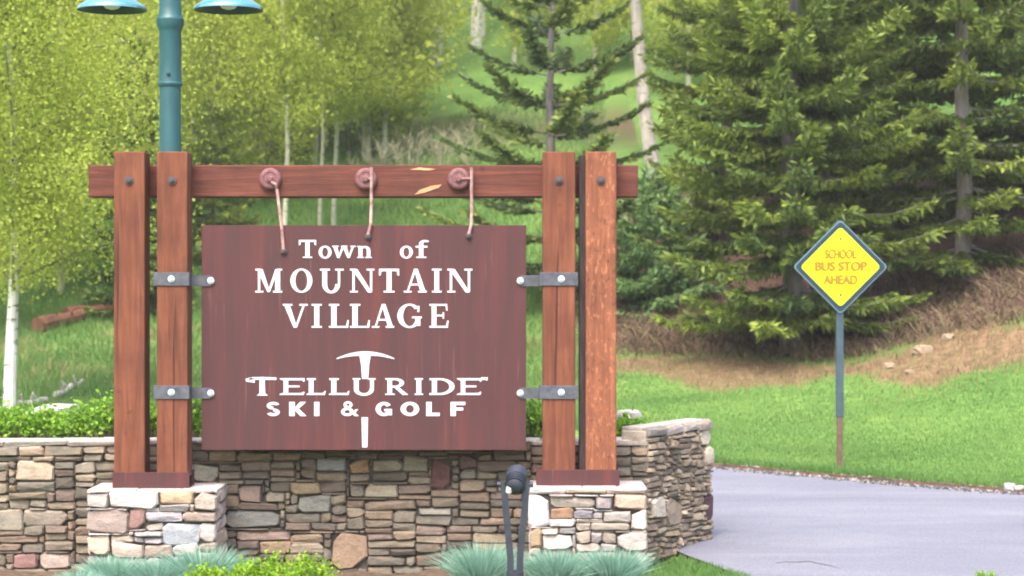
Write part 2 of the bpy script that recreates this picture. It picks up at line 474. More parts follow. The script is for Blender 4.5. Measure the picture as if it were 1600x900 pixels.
t = NT("pale_boulder"); t.base(t.ramp(t.noise(t.coord(), 5, 6, 0.65), [(0.3, (0.26, 0.23, 0.22)), (0.7, (0.5, 0.47, 0.46))]), 0.9); t.bump(t.noise(t.coord(), 9, 6), 0.6, 0.05); M["rock"] = t.m
t = NT("tan_mound_rock"); t.base(t.ramp(t.noise(t.coord(), 5, 6, 0.65), [(0.3, (0.20, 0.14, 0.09)), (0.7, (0.36, 0.28, 0.2))]), 0.9); M["moundrock"] = t.m

# ------------------------------------------------------------------ terrain
def ye(X):
    return 28.0 - (np.clip(X, -3.0, 13.0) - 2.8) * 0.70 + 0.12 * np.sin(np.asarray(X) * 0.9)
GV = [0, 2, 5, 10, 13, 17, 24, 32, 42, 52, 75, 120, 200, 420]
GZ = [0, .06, .18, .66, 1.1, 1.9, 3.6, 5.75, 8.6, 11.7, 20, 36, 62, 120]
def prof(v):
    r = 0
    for d in (-1.2, -0.4, 0.4, 1.2):
        r = r + np.interp(np.maximum(v + d, 0), GV, GZ)
    return r / 4
def hz(X, Y):
    X = np.asarray(X, float); Y = np.asarray(Y, float)
    v = Y - ye(X)
    road = np.maximum(0.037 * (np.minimum(Y, ye(X)) - 20), 0.0) + np.maximum(14 - Y, 0) * 0.075
    lawn = np.maximum(0.037 * (ye(X) - 20), 0) + 0.045 + prof(v) - prof(np.zeros(1))
    mound = 0.3 * np.exp(-((X - 9.3) / 2.6) ** 2 - ((Y - 37.5) / 3.0) ** 2)
    mound = mound + 0.2 * np.clip(X - 5.8, 0, 9) * smooth(2.5, 11, v)
    wob = (0.05 * np.sin(X * 1.1 + 0.4 * Y) + 0.04 * np.sin(Y * 1.7 - 0.6 * X) + 0.25 * np.sin(X * 0.23 + 1) * smooth(15, 45, v)) * smooth(1, 9, v)
    return np.where(v < 0, road - 0.06 * (v > -13), lawn + mound + wob)

X_BED0 = -5.6
vv = np.concatenate([np.linspace(-60, -14, 24), np.linspace(-13, -0.5, 40), [-0.12, -0.05, 0.0, 0.15], np.linspace(0.4, 20, 60), np.linspace(20.8, 60, 60), np.linspace(63, 420, 40)])
xx = np.concatenate([np.linspace(-300, -32, 24), np.linspace(-30, -12.4, 34), np.linspace(-12, 14, 88), np.linspace(14.6, 30, 26), np.linspace(34, 300, 24)])
GX, GVV = np.meshgrid(xx, vv)
GY = ye(GX) + GVV
GZ_ = hz(GX, GY + 1e-6)
GZ_ = np.where((GX > X_BED0) & (GX < 1.45) & (GY > 17.0) & (GY < 20.9), -0.24, GZ_)
GZ_ = np.where((GVV < 0) & (GVV > -0.2), np.minimum(GZ_, 0.037 * np.maximum(GY - 20, 0) - 0.06), GZ_)
nx, nv = len(xx), len(vv)
I = np.arange(nx * nv).reshape(nv, nx)
Fg = np.stack([I[:-1, :-1], I[:-1, 1:], I[1:, 1:], I[1:, :-1]], -1).reshape(-1, 4)
Vg = np.stack([GX, GY, GZ_], -1).reshape(-1, 3)
gobj = np_mesh("ground", Vg, Fg, M["ground"], smooth_=True)
tag(gobj, kind="structure")

def dryness(X, Y):
    v = Y - ye(X)
    right = smooth(1.0, 2.5, X)
    d1 = smooth(8.9, 10.8, v + 0.5 * np.sin(X * 1.9) + 0.3 * np.sin(X * 4.3 + Y)) * (1 - smooth(12.0, 14, v)) * right * 0.66           # tan band above the lawn
    d2 = 0.7 * np.exp(-((X - 7.6) / 1.6) ** 2 - ((Y - 36.6) / 1.8) ** 2) * right     # mound
    d3 = 0.44 * (1 - right) * smooth(3, 6, v) * (1 - smooth(13, 20, v))                # left hillside patches
    d4 = 0.55 * np.exp(-((X + 7.7) / 1.5) ** 2 - ((Y - 37) / 2.0) ** 2)
    return np.maximum.reduce([d1, d2, d3, d4])
def duffness(X, Y):
    v = Y - ye(X)
    a = smooth(12.0, 14.0, v) * (1 - smooth(26, 32, v)) * smooth(1.2, 2.6, X)
    a = np.maximum(a, (v > -0.3) * (v < 0.02) * 1.3)
    b = np.exp(-((v - 38) / 5.0) ** 2) * 0.6 * (X < 4) * (X > -16)
    return np.maximum(a, b)
for nm, fn in (("dry", dryness), ("duff", duffness)):
    a = gobj.data.attributes.new(nm, 'FLOAT', 'POINT')
    a.data.foreach_set("value", fn(GX, GY).ravel().astype(np.float32))

# road: a sheet over the ground from the lawn edge toward the camera
rv = np.concatenate([[-0.05], np.linspace(-0.4, -24, 60)])
ru = np.linspace(0, 1, 50)
RU, RV = np.meshgrid(ru, rv)
def road_left(Y):
    return np.interp(Y, [0, 14, 18, 19.5, 20.1, 20.8, 22.6, 24, 26, 29], [-3.5, 1.6, 2.15, 2.22, 2.0, 1.62, 1.7, 1.2, -0.5, -4])
yy = ye(4.0) + RV
XL = road_left(np.clip(yy, 0, 29))
RX = XL + RU ** 1.3 * (34 - XL)
RY = np.where(RU >= 0, ye(RX) + RV, 0)
XL2 = road_left(np.clip(RY[:, :1], 0, 29))
RX = XL2 + RU ** 1.3 * (34 - XL2)
RY = ye(RX) + RV
RZ = np.maximum(0.037 * (RY - 20), 0) + np.maximum(14 - RY, 0) * 0.075 + 0.004
I = np.arange(RX.size).reshape(RX.shape)
Fr = np.stack([I[:-1, :-1], I[1:, :-1], I[1:, 1:], I[:-1, 1:]], -1).reshape(-1, 4)
road = np_mesh("road", np.stack([RX, RY, RZ], -1).reshape(-1, 3), Fr, M["road"], smooth_=True)
tag(road, kind="structure")
rng = random.Random(5)
mb = MB()
def crack(pxs):
    pts = []
    for px, py in pxs:
        d = None
        Y = CAMZ * F / (py - 450)
        for _ in range(6):
            z = max(0.037 * (Y - 20), 0) + 0.009
            Y = (CAMZ - z) * F / (py - 450)
        pts.append((P(px, py, Y)))
    for a, b in zip(pts[:-1], pts[1:]):
        w = 0.012 + rng.random() * 0.012
        mb.add([a + Vector((0, -w, 0)), b + Vector((0, -w * 0.8, 0)), b + Vector((0, w * 0.8, 0)), a + Vector((0, w, 0))], [(0, 1, 2, 3)])
crack([(1212, 879), (1228, 877), (1245, 878), (1262, 876), (1280, 880), (1296, 883), (1318, 890)])
mb.build("crack", M["crack"], road)

# ------------------------------------------------------------------ stone walls
def stone_mesh(w, h, rg, depth=0.07, proud=0.02):
    m = min(w, h)
    c = [(rg.uniform(0.05, 0.2) if rg.random() < 0.7 else rg.uniform(0.2, 0.5)) * m for _ in range(4)]
    hw, hh = w / 2, h / 2
    j = lambda: rg.uniform(-0.09, 0.07) * m
    skew = rg.uniform(-0.11, 0.11) * m
    o = [(-hw + c[0], -hh + j()), (hw - c[1], -hh + j()), (hw + j(), -hh + c[1] * 0.8), (hw + j(), hh - c[2] * 0.8),
         (hw - c[2], hh + skew + j()), (-hw + c[3], hh - skew + j()), (-hw + j(), hh - c[3] * 0.8), (-hw + j(), -hh + c[0] * 0.8)]
    ins = 1 - min(0.34, 0.016 / m * 2)
    vv_ = [(x, depth, z) for x, z in o] + [(x, 0.0, z) for x, z in o]
    tl, tz = rg.uniform(-0.012, 0.012), rg.uniform(-0.008, 0.012)
    insx = 1 - min(0.3, 0.016 / w * 2)
    for x, z in o:
        vv_.append((x * insx, -proud + tl * x / hw + tz * z / hh + rg.uniform(-0.004, 0.004), z * ins))
    vv_.append((rg.uniform(-.2, .2) * w, -proud - rg.uniform(0.0, 0.012), rg.uniform(-.2, .2) * h))
    ff = []
    for k in range(8):
        n = (k + 1) % 8
        ff += [(k, n, n + 8, k + 8), (k + 8, n + 8, n + 16, k + 16), (k + 16, n + 16, 24)]
    me = bpy.data.meshes.new("stone")
    me.from_pydata(vv_, [], ff)
    me.materials.append(M["stone"])
    return me

PAL_WALL = [(0.225, 0.19, 0.145), (0.20, 0.175, 0.14), (0.25, 0.21, 0.155), (0.185, 0.155, 0.125), (0.24, 0.18, 0.14),
            (0.17, 0.155, 0.13), (0.28, 0.235, 0.18), (0.21, 0.185, 0.15), (0.265, 0.205, 0.15), (0.15, 0.13, 0.11), (0.215, 0.165, 0.14)]
PAL_PALE = [(0.45, 0.395, 0.365), (0.49, 0.455, 0.435), (0.43, 0.36, 0.30), (0.40, 0.375, 0.37), (0.37, 0.31, 0.31), (0.50, 0.43, 0.375)]
PAL_WING = [(0.38, 0.31, 0.22), (0.32, 0.26, 0.19), (0.42, 0.34, 0.25), (0.26, 0.21, 0.16), (0.36, 0.29, 0.22), (0.45, 0.38, 0.29), (0.30, 0.23, 0.18), (0.22, 0.18, 0.14)]

def pack(W, H, cell, pre, rg, sizes):
    """random rubble packing on a grid; returns rectangles (x,y,w,h) in units, y down"""
    nx_, ny_ = int(round(W / cell)), int(round(H / cell))
    g = np.zeros((ny_, nx_), bool)
    out = []
    for (x, y, w, h, c) in pre:
        x0, y0 = max(0, int(round(x / cell))), max(0, int(round(y / cell)))
        x1, y1 = min(nx_, int(round((x + w) / cell))), min(ny_, int(round((y + h) / cell)))
        if x1 <= x0 or y1 <= y0 or g[y0:y1, x0:x1].any(): continue
        g[y0:y1, x0:x1] = True
        out.append((x0 * cell, y0 * cell, (x1 - x0) * cell, (y1 - y0) * cell, c))
    for y in range(ny_):
        for x in range(nx_):
            if g[y, x]: continue
            w, h = rg.choice(sizes)
            w = max(2, w + rg.randint(-1, 2))
            ww = 0
            while ww < w and x + ww < nx_ and not g[y, x + ww]: ww += 1
            # avoid leaving slivers
            k = ww
            while x + k < nx_ and not g[y, x + k] and k < ww + 2: k += 1
            if k - ww < 2: ww = k
            hh = 0
            while hh < h and y + hh < ny_ and not g[y + hh, x:x + ww].any(): hh += 1
            k = hh
            while y + k < ny_ and k < hh + 1 and not g[y + k, x:x + ww].any(): k += 1
            if y + k >= ny_: hh = k
            g[y:y + hh, x:x + ww] = True
            out.append((x * cell, y * cell, ww * cell, hh * cell, None))
    return out

def stones_on(parent, rects, px2m, ox, oz, pal, rg, y=0.0, joint=0.011, depth=0.07, proud=0.02, name="stone", most=290):
    """the largest stones are objects of their own; the smallest beyond the limit become one part"""
    rects = sorted(rects, key=lambda q: -q[2] * q[3])
    sv, sf, sc_ = [], [], []
    for i, (x, yy_, w, h, c) in enumerate(rects):
        W, H = w * px2m - joint * rg.uniform(0.6, 1.5), h * px2m - joint * rg.uniform(0.6, 1.5)
        if W < 0.02 or H < 0.012: continue
        me = stone_mesh(W, H, rg, depth, proud * rg.uniform(0.5, 1.9))
        loc = (ox + (x + w / 2) * px2m, y + rg.uniform(-0.012, 0.012), oz - (yy_ + h / 2) * px2m)
        k = c if c else pal[rg.randrange(len(pal))]
        b = rg.uniform(0.55, 0.92)
        cc = (k[0] * b, k[1] * b, k[2] * b, 1)
        if i >= most:
            o0 = len(sv)
            sv += [(v.co.x + loc[0], v.co.y + loc[1], v.co.z + loc[2]) for v in me.vertices]
            for p in me.polygons:
                sf.append(tuple(q + o0 for q in p.vertices)); sc_ += cc
            bpy.data.meshes.remove(me)
            continue
        o = bpy.data.objects.new(name, me)
        col.objects.link(o)
        o.parent = parent
        o.location = loc
        o.rotation_euler = (0, rg.uniform(-0.035, 0.035), 0)
        o.color = cc
    if sv:
        me = bpy.data.meshes.new("small_stones"); me.from_pydata(sv, [], sf); me.materials.append(M["small_stone"])
        a = me.attributes.new("stone_colour", 'FLOAT_COLOR', 'FACE'); a.data.foreach_set("color", sc_)
        o = bpy.data.objects.new("small_stones", me); col.objects.link(o); o.parent = parent; o["kind"] = "stuff"

rg = random.Random(11)
YW = 20.62
mW = YW / F
# main wall : pixel window x -90..1014, y 689..889
wall = empty("stone_wall", ((-90 - 800) * mW, YW, 0))
tag(wall, "long low stacked grey-brown stone wall running behind the sign's two pedestals", "wall")
SZ = [(9, 4), (11, 3), (8, 4), (13, 4), (15, 3), (9, 3), (12, 4), (17, 3), (13, 3), (10, 3), (8, 5), (14, 4), (11, 2), (16, 3)]
WX, WY = -90, 689
pre = []
def pr(x0, y0, x1, y1, c): pre.append((x0 - WX, y0 - WY, x1 - x0, y1 - y0, c))
x = WX
while x < 1014:                                        # thin pale coping stones
    w = rg.randint(40, 110)
    w = min(w, 1014 - x)
    if 1014 - x - w < 30: w = 1014 - x
    if x + w < 320 or x > 800: pr(x, 689, x + w, 699, rg.choice([(0.40, 0.36, 0.32), (0.35, 0.32, 0.29), (0.44, 0.39, 0.36)]))
    else: pr(x, 693, x + w, 705, None)
    x += w
for a in [(27, 721, 84, 753, (0.46, 0.37, 0.29)), (350, 797, 440, 825, (0.20, 0.205, 0.19)), (467, 773, 517, 801, (0.235, 0.235, 0.21)),
          (516, 833, 573, 889, (0.38, 0.27, 0.19)), (673, 717, 705, 765, (0.17, 0.085, 0.08)), (547, 716, 577, 741, (0.36, 0.23, 0.13)),
          (632, 713, 670, 737, (0.31, 0.28, 0.21)), (373, 757, 410, 785, (0.30, 0.22, 0.19)), (570, 781, 650, 797, (0.27, 0.21, 0.16)),
          (456, 752, 500, 773, (0.34, 0.26, 0.17)), (583, 717, 630, 737, (0.38, 0.33, 0.26)), (495, 718, 540, 738, (0.25, 0.25, 0.24)),
          (405, 845, 455, 865, (0.34, 0.245, 0.17)), (296, 725, 340, 753, (0.31, 0.29, 0.24)), (0, 797, 36, 829, (0.33, 0.3, 0.25)),
          (36, 797, 105, 822, (0.29, 0.25, 0.21)), (24, 865, 58, 889, (0.27, 0.16, 0.15)), (64, 865, 108, 889, (0.36, 0.29, 0.26)),
          (30, 699, 72, 713, (0.46, 0.35, 0.27)), (120, 721, 152, 741, (0.29, 0.26, 0.22)), (505, 757, 545, 781, (0.27, 0.2, 0.175)),
          (570, 757, 624, 777, (0.40, 0.36, 0.28)), (654, 793, 706, 805, (0.33, 0.31, 0.27)), (720, 709, 745, 733, (0.21, 0.13, 0.12)), (370, 829, 456, 845, (0.28, 0.21, 0.18))]:
    pr(*a)
rects = pack(1104, 220, 4.0, pre, rg, SZ)
# stones wholly hidden behind the pedestals are left out
def hid(r):
    x0, y0 = r[0] + WX, r[1] + WY
    x1, y1 = x0 + r[2], y0 + r[3]
    for (a, b, c_, d) in ((140, 775, 334, 900), (842, 770, 1004, 900)):
        if x0 > a and x1 < c_ and y0 > b: return True
    return False
rects = [r for r in rects if not hid(r)]
print("main wall stones", len(rects))
topz = CAMZ - (689 - 450) * mW
stones_on(wall, rects, mW, 0, topz, PAL_WALL, rg, joint=0.005, proud=0.022)
mb = MB(); mb.box(0.01, 1104 * mW - 0.01, 0.035, 0.45, -0.3, topz - 0.035)
mb.build("core", M["joint"], wall)
mb = MB()
x = 0.0
kk = 0
while x < 1104 * mW - 0.05:                            # flat coping slabs on the top of the wall
    w = min(rg.uniform(0.35, 0.7), 1104 * mW - x)
    m2 = MB(); m2.box(x + 0.006, x + w - 0.006, 0.05, 0.46, topz - 0.034, topz + rg.uniform(-0.008, 0.008), 0.006)
    o = m2.build("coping_slab", M["stone"], wall); b = rg.uniform(0.85, 1.1); o.color = (0.46 * b, 0.41 * b, 0.37 * b, 1)
    x += w

# pedestals
def pedestal(x0, x1, ytop, label, pre_abs, slab):
    Yf = 19.86
    m = Yf / F
    root = empty("stone_pedestal", ((x0 - 800) * m, Yf, 0))
    tag(root, label, "pedestal")
    W, H = x1 - x0, 907 - ytop
    zt = CAMZ - (ytop - 450) * m
    pre_ = [(a - x0, b - ytop, c - a, d - b, col_) for (a, b, c, d, col_) in pre_abs]
    rc = pack(W, H, 3.0, pre_, rg, [(11, 5), (16, 5), (9, 7), (18, 6), (12, 8), (14, 4)])
    stones_on(root, rc, m, 0, zt, PAL_PALE, rg, joint=0.005, proud=0.02)
    mb = MB(); mb.box(0.03, W * m - 0.03, 0.035, 0.74, -0.3, zt - 0.02)
    mb.build("core", M["joint"], root)
    # side stones (both returns)
    for sx, rot in ((0, -math.pi / 2), (W * m, math.pi / 2)):
        yy2 = 0.0
        z = zt
        while z > 0.02:
            h = rg.uniform(0.09, 0.17)
            y = 0.05
            while y < 0.70:
                w = min(rg.uniform(0.2, 0.42), 0.74 - y)
                if w > 0.05:
                    o = bpy.data.objects.new("stone", stone_mesh(w - 0.012, h - 0.012, rg, 0.05, 0.012)); col.objects.link(o)
                    o.parent = root
                    o.location = (sx + (0.015 if rot < 0 else -0.015), y + w / 2, z - h / 2); o.rotation_euler = (0, 0, rot)
                    k = rg.choice(PAL_PALE); o.color = (*k, 1)
                y += w
            z -= h
    x = 0.0
    for fr in slab:
        w = fr * W * m
        m2 = MB(); m2.box(x + 0.004, x + w - 0.004, 0.03, 0.74, zt - 0.02, zt + 0.006 + rg.uniform(0, 0.004), 0.005)
        o = m2.build("coping_slab", M["stone"], root); o.color = (0.46, 0.41, 0.39, 1)
        x += w
    return zt

WHT = (0.50, 0.47, 0.46); CRM = (0.49, 0.42, 0.36); PNK = (0.49, 0.39, 0.355); LAV = (0.41, 0.38, 0.42); BLU = (0.36, 0.385, 0.425); ORB = (0.40, 0.25, 0.17); BRR = (0.28, 0.17, 0.15); TAN = (0.44, 0.33, 0.22)
zt1 = pedestal(135, 339, 767, "pale stone pedestal under the left pair of sign posts", [
    (135, 770, 171, 794, WHT), (171, 767, 249, 794, WHT), (249, 767, 303, 788, TAN), (303, 770, 339, 797, CRM),
    (138, 797, 201, 833, PNK), (201, 794, 228, 827, BRR), (228, 800, 285, 815, LAV), (285, 800, 339, 815, PNK),
    (255, 818, 312, 851, BLU), (312, 818, 339, 848, (0.52, 0.45, 0.43)), (210, 830, 255, 839, WHT), (138, 836, 174, 869, (0.56, 0.44, 0.35)),
    (174, 836, 210, 848, CRM), (225, 839, 255, 851, LAV), (174, 848, 225, 872, CRM), (225, 851, 270, 872, (0.52, 0.43, 0.36))],
    (0.38, 0.34, 0.28))
zt2 = pedestal(828, 1011, 763, "pale stone pedestal under the right pair of sign posts", [
    (828, 763, 885, 772, WHT), (885, 763, 948, 772, CRM), (948, 763, 1011, 772, PNK),
    (828, 772, 858, 823, (0.66, 0.64, 0.66)), (861, 775, 930, 793, CRM), (930, 775, 957, 796, LAV), (960, 772, 1011, 796, (0.58, 0.42, 0.33)),
    (861, 793, 897, 811, ORB), (897, 796, 927, 811, LAV), (942, 799, 987, 817, (0.5, 0.45, 0.42)), (987, 796, 1011, 829, (0.62, 0.55, 0.49)),
    (924, 817, 984, 829, CRM), (828, 826, 846, 856, TAN), (849, 835, 894, 859, (0.58, 0.52, 0.47)), (900, 826, 939, 859, (0.52, 0.44, 0.42)),
    (942, 832, 963, 850, CRM), (966, 832, 1011, 862, (0.56, 0.5, 0.47))],
    (0.45, 0.3, 0.25))

# angled wing wall
A = Vector((1.35, 20.60, 0)); B = Vector((2.13, 21.95, 0))
wd = (B - A); WL = wd.length
ang = math.atan2(wd.y, wd.x)
wing = empty("stone_wing_wall", A, ang)
tag(wing, "taller angled stone wing wall of thin stones ending beside the road", "wall")
pre = []
H_ = 1.34; UN = 0.0095
x = 0
for a in [(0, 0, 46, 10), (46, 0, 90, 11), (90, 0, 128, 10), (128, 0, 164, 11)]:
    pre.append((a[0], a[1], a[2] - a[0], a[3] - a[1], rg.choice([(0.44, 0.385, 0.35), (0.40, 0.36, 0.32)])))
pre.append((132, 11, 32, 18, (0.60, 0.53, 0.42))); pre.append((140, 28, 24, 22, (0.5, 0.43, 0.34)))
pre.append((8, 74, 30, 24, (0.52, 0.47, 0.4))); pre.append((146, 84, 18, 28, (0.10, 0.055, 0.07)))
pre.append((44, 78, 40, 30, (0.40, 0.32, 0.25)))
rects = pack(164, 142, 2.0, pre, rg, [(6, 2), (9, 3), (12, 3), (8, 4), (14, 3), (5, 3), (10, 5), (16, 3), (11, 2)])
print("wing stones", len(rects))
stones_on(wing, rects, UN, 0, H_, PAL_WING, rg, joint=0.006, proud=0.025, depth=0.06)
mb = MB(); mb.box(0.03, 1.53, 0.035, 0.26, -0.3, H_ - 0.03); mb.build("core", M["joint"], wing)
for (a, b) in ((0.0, 0.5), (0.5, 1.0), (1.0, 1.56)):
    m2 = MB(); m2.box(a + 0.006, b - 0.006, 0.04, 0.28, H_ - 0.029, H_ + rg.uniform(0.002, 0.012), 0.006)
    o = m2.build("coping_slab", M["stone"], wing); o.color = (0.42, 0.375, 0.34, 1)
m2 = MB(); m2.box(-0.02, 0.028, 0.0, 0.27, H_ - 0.2, H_ - 0.03, 0.008)
o = m2.build('stone', M['stone'], wing); o.color = (0.42, 0.36, 0.3, 1)
z = H_ - 0.03
while z > -0.05:                                       # stones on the road end
    h = rg.uniform(0.06, 0.13); y = 0.03
    while y < 0.26:
        w = min(rg.uniform(0.12, 0.3), 0.28 - y)
        if w > 0.04:
            o = bpy.data.objects.new("stone", stone_mesh(w - 0.012, h - 0.012, rg, 0.05, 0.015)); col.objects.link(o); o.parent = wing
            o.location = (1.545, y + w / 2, z - h / 2); o.rotation_euler = (0, 0, math.pi / 2)
            k = rg.choice(PAL_WING + PAL_PALE); o.color = (*k, 1)
        y += w
    z -= h

# planting bed behind the wall
bx = np.linspace(0, 1, 60); by = np.array([0, 0.1, 0.35, 0.6, 0.8, 1.0])
BX, BYY = np.meshgrid(bx, by)
X0, X1 = (-90 - 800) * mW, 1.75
PX = X0 + BX * (X1 - X0)
PY = 20.95 + BYY * 3.2
PZ = 1.13 - 0.95 * smooth(0.45, 1.0, BYY) + 0.03 * np.sin(PX * 5) * np.cos(PY * 4) - 0.3 * (BYY == 1.0)
I = np.arange(PX.size).reshape(PX.shape)
Fb = np.stack([I[:-1, :-1], I[:-1, 1:], I[1:, 1:], I[1:, :-1]], -1).reshape(-1, 4)
bed = np_mesh("planting_bed", np.stack([PX, PY, PZ], -1).reshape(-1, 3), Fb, M["soil"], smooth_=True)
tag(bed, kind="structure")
# soil strip in front of the wall
fx = np.linspace((-90 - 800) * mW, 1.5, 60); fy = np.linspace(17.0, 20.66, 12)
FX, FY = np.meshgrid(fx, fy)
FZ = -0.10 + 0.02 * np.sin(FX * 3.1) * np.cos(FY * 2.3) + 0.02 * np.sin(FX * 7)
FZ[0, :] = -0.2
FZ[:, -1] = -0.2
I = np.arange(FX.size).reshape(FX.shape)
Fb = np.stack([I[:-1, :-1], I[:-1, 1:], I[1:, 1:], I[1:, :-1]], -1).reshape(-1, 4)
o = np_mesh("front_bed", np.stack([FX, FY, FZ], -1).reshape(-1, 3), Fb, M["soil"], smooth_=True)
tag(o, kind="structure")

# ------------------------------------------------------------------ town sign
YP = 20.05            # front face of the posts
mP = YP / F
def X_(px): return (px - 800) * mP
def Z_(py): return CAMZ - (py - 450) * mP
sign = empty("town_sign", (0, 0, 0))
tag(sign, "large rusted steel town sign hung in a red timber frame on stone pedestals", "sign")
for (a, b, mat, lab) in ((178, 226, "wood_v", None), (245, 293, "wood_v", None), (848, 899, "wood_v", None), (915, 963, "wood_f", "flaking orange timber post")):
    w = (b - a) * mP; d = w
    o_ = MB(); o_.box(-w / 2, w / 2, 0, d, 0, Z_(237) - Z_(746), 0.008)
    p = o_.build("post", M[mat], sign)
    p.location = ((X_(a) + X_(b)) / 2, YP, Z_(746))
    if lab: p["label"] = lab
    bm_ = MB(); s_ = 0.045
    cx = 0.0
    bm_.lathe([(0.045, 0.0), (0.045, 0.012), (0.03, 0.014)], 16, (0, 0, 0), 'y')
    bm_.lathe([(0.024, 0.012), (0.024, 0.032), (0.018, 0.035)], 6, (0, 0, 0), 'y')
    bo = bm_.build("bolt", M["dbolt"], p, recalc=True); bo.location = (0, 0, (746 - 282) * mP)
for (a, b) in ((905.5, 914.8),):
    q_ = MB(); q_.box(X_(a), X_(b), 0.03, 0.28, Z_(741), Z_(242), 0.004)  # added dark strip, painted as the shaded left side of the flaking post
    o = q_.build("post_side_shade", M["shadewood"], sign); o.location = (0, YP, 0); o["label"] = "dark strip standing in for the shaded left side of the flaking post"
YB = YP + 0.302       # beam sits behind the posts
mB = YB / F
ob = MB(); w = (997 - 138) * mB; ob.box(-w / 2, w / 2, 0, 0.28, 0, 50 * mB, 0.01)
beam = ob.build("beam", M["wood_h"], sign)
beam.location = ((567.5 - 800) * mB, YB, CAMZ - (308 - 450) * mB)
# torn splinter patch on the beam
sp = MB()
sp.prism([(0, 0), (0.10, 0.02), (0.24, 0.07), (0.27, 0.10), (0.16, 0.085), (0.05, 0.045)], -0.006, 0.01)
o = sp.build("splinter", M["torn"], beam, recalc=True); o.location = ((648 - 567.5) * mB, 0, 4 * mB)
sp = MB(); sp.prism([(0, 0), (0.2, -0.008), (0.26, 0.006), (0.1, 0.022)], -0.005, 0.01)
o = sp.build("splinter", M["torn"], beam, recalc=True); o.location = ((640 - 567.5) * mB, 0, 43 * mB)
# base shoes
for (a, b) in ((176, 296), (838, 968)):
    w = (b - a) * mP
    bs = MB()
    bs.box(-w / 2, w / 2, -0.015, -0.003, 0, 25 * mP, 0.002)
    bs.box(-w / 2, w / 2, 0.303, 0.317, 0, 25 * mP, 0.002)
    bs.box(-w / 2, w / 2, -0.003, 0.303, 0, 0.012)
    o = bs.build("base_shoe", M["rust"], sign)
    zb = (zt1 if a < 400 else zt2) + 0.008
    o.location = ((X_(a) + X_(b)) / 2, YP, Z_(763) if False else zb)
# panel
YF = YP + 0.16
mF = YF / F
def XF(px): return (px - 800) * mF
def ZF(py): return CAMZ - (py - 450) * mF
pb = MB(); pb.box(XF(315) , XF(822), 0, 0.014, ZF(703), ZF(352), 0.002)
panel = pb.build("panel", M["rust"], sign)
panel.location = (0, YF, 0)
# straps
for (xa, xb, tabx, side) in ((240, 296, 331, 1), (843, 903, 808, -1)):
    for y in (436, 613):
        s0 = empty if False else None
        sm = MB()
        za, zb = Z_(y + 10.5), Z_(y - 10.5)
        sm.box(X_(xa), X_(xb), -0.014, -0.002, za, zb, 0.003)               # across the post
        ex = X_(xb) if side > 0 else X_(xa)
        hx = 0.012 * side
        sm.box(min(ex, ex - hx), max(ex, ex - hx), -0.002, 0.146, za + 0.004, zb - 0.004)   # return beside the post
        st = sm.build("strap", M["strap"], sign); st.location = (0, YP, 0)
        tb = MB()
        z0, z1 = Z_(y + 11), Z_(y - 6)
        tx = X_(tabx)
        e2 = ex - hx * 0.5
        r = (z1 - z0) / 2
        pts = [(e2, z0), (tx - side * r, z0)]
        for k in range(1, 8):
            an = -math.pi / 2 + math.pi * k / 8
            pts.append((tx - side * r + side * r * math.cos(an), (z0 + z1) / 2 + r * math.sin(an)))
        pts += [(tx - side * r, z1), (e2, z1)]
        tb.prism(pts, 0.146, 0.157)
        tbo = tb.build("tab", M["strap"], st, recalc=True)
        for (bxp, yy0, oy) in (((268 if side > 0 else 877), Z_(y), -0.014), (tx / mP + 800 - side * 5, (z0 + z1) / 2, 0.146)):
            b_ = MB()
            b_.lathe([(0.034, 0), (0.034, 0.006), (0.02, 0.007), (0.02, 0.022), (0.012, 0.026)], 12, (0, 0, 0), 'y')
            bo = b_.build("bolt", M["bolt"], st, recalc=True); bo.location = (X_(bxp), oy, yy0)
# bosses, hooks and hanger rods
for (bx_, rx, yend, rodtop) in ((423, 434, 393, 286), (572, 581, 370, 262), (717, 737, 369, 262)):
    hb = MB()
    r = 17.5 * mB
    hb.lathe([(r, 0), (r, 0.03), (r * 0.93, 0.05), (r * 0.78, 0.064), (r * 0.62, 0.066), (r * 0.55, 0.06), (r * 0.3, 0.062), (r * 0.26, 0.09), (r * 0.2, 0.094)], 24, (0, 0, 0), 'y')
    h = hb.build("hanger_boss", M["iron"], sign, recalc=True)
    h.location = ((bx_ - 800) * mB, YB - 0.001, CAMZ - (280 - 450) * mB)
    rb = MB()
    xr = (rx - 800) * mB; zr = lambda py: CAMZ - (py - 450) * mB
    yr = YB - 0.07
    x0 = (bx_ - 800) * mB
    if rodtop > 280:
        xe = xr + 0.075
        rb.tube([(x0 + 0.015, YB - 0.08, zr(285)), (xr - 0.01, yr - 0.02, zr(289)), (xr, yr, zr(297)), (xe - 0.02, YF - 0.022, zr(352)), (xe, YF - 0.022, zr(yend - 2))], [0.016] * 5, 8)
    else:
        xe = xr
        rb.tube([(xr, yr, zr(rodtop)), (xr, yr - 0.001, zr(322)), (xr, YF - 0.022, zr(352)), (xr - 0.025, YF - 0.022, zr(yend - 2))], [0.016] * 4, 8)
        rb.tube([(x0 + 0.02, YB - 0.07, zr(280)), (xr, yr, zr(280))], [0.014, 0.014], 8)
    ro = rb.build("hanger_rod", M["rod"], sign, smooth_=False)
    cb = MB()
    cb.lathe([(0.036, 0), (0.036, 0.012), (0.022, 0.014), (0.022, 0.04), (0.014, 0.044)], 10, (0, 0, 0), 'y')
    c = cb.build("clevis_bolt", M["dbolt"], sign, recalc=True); c.location = (xe - (0.025 if rodtop < 280 else 0), YF, zr(yend))

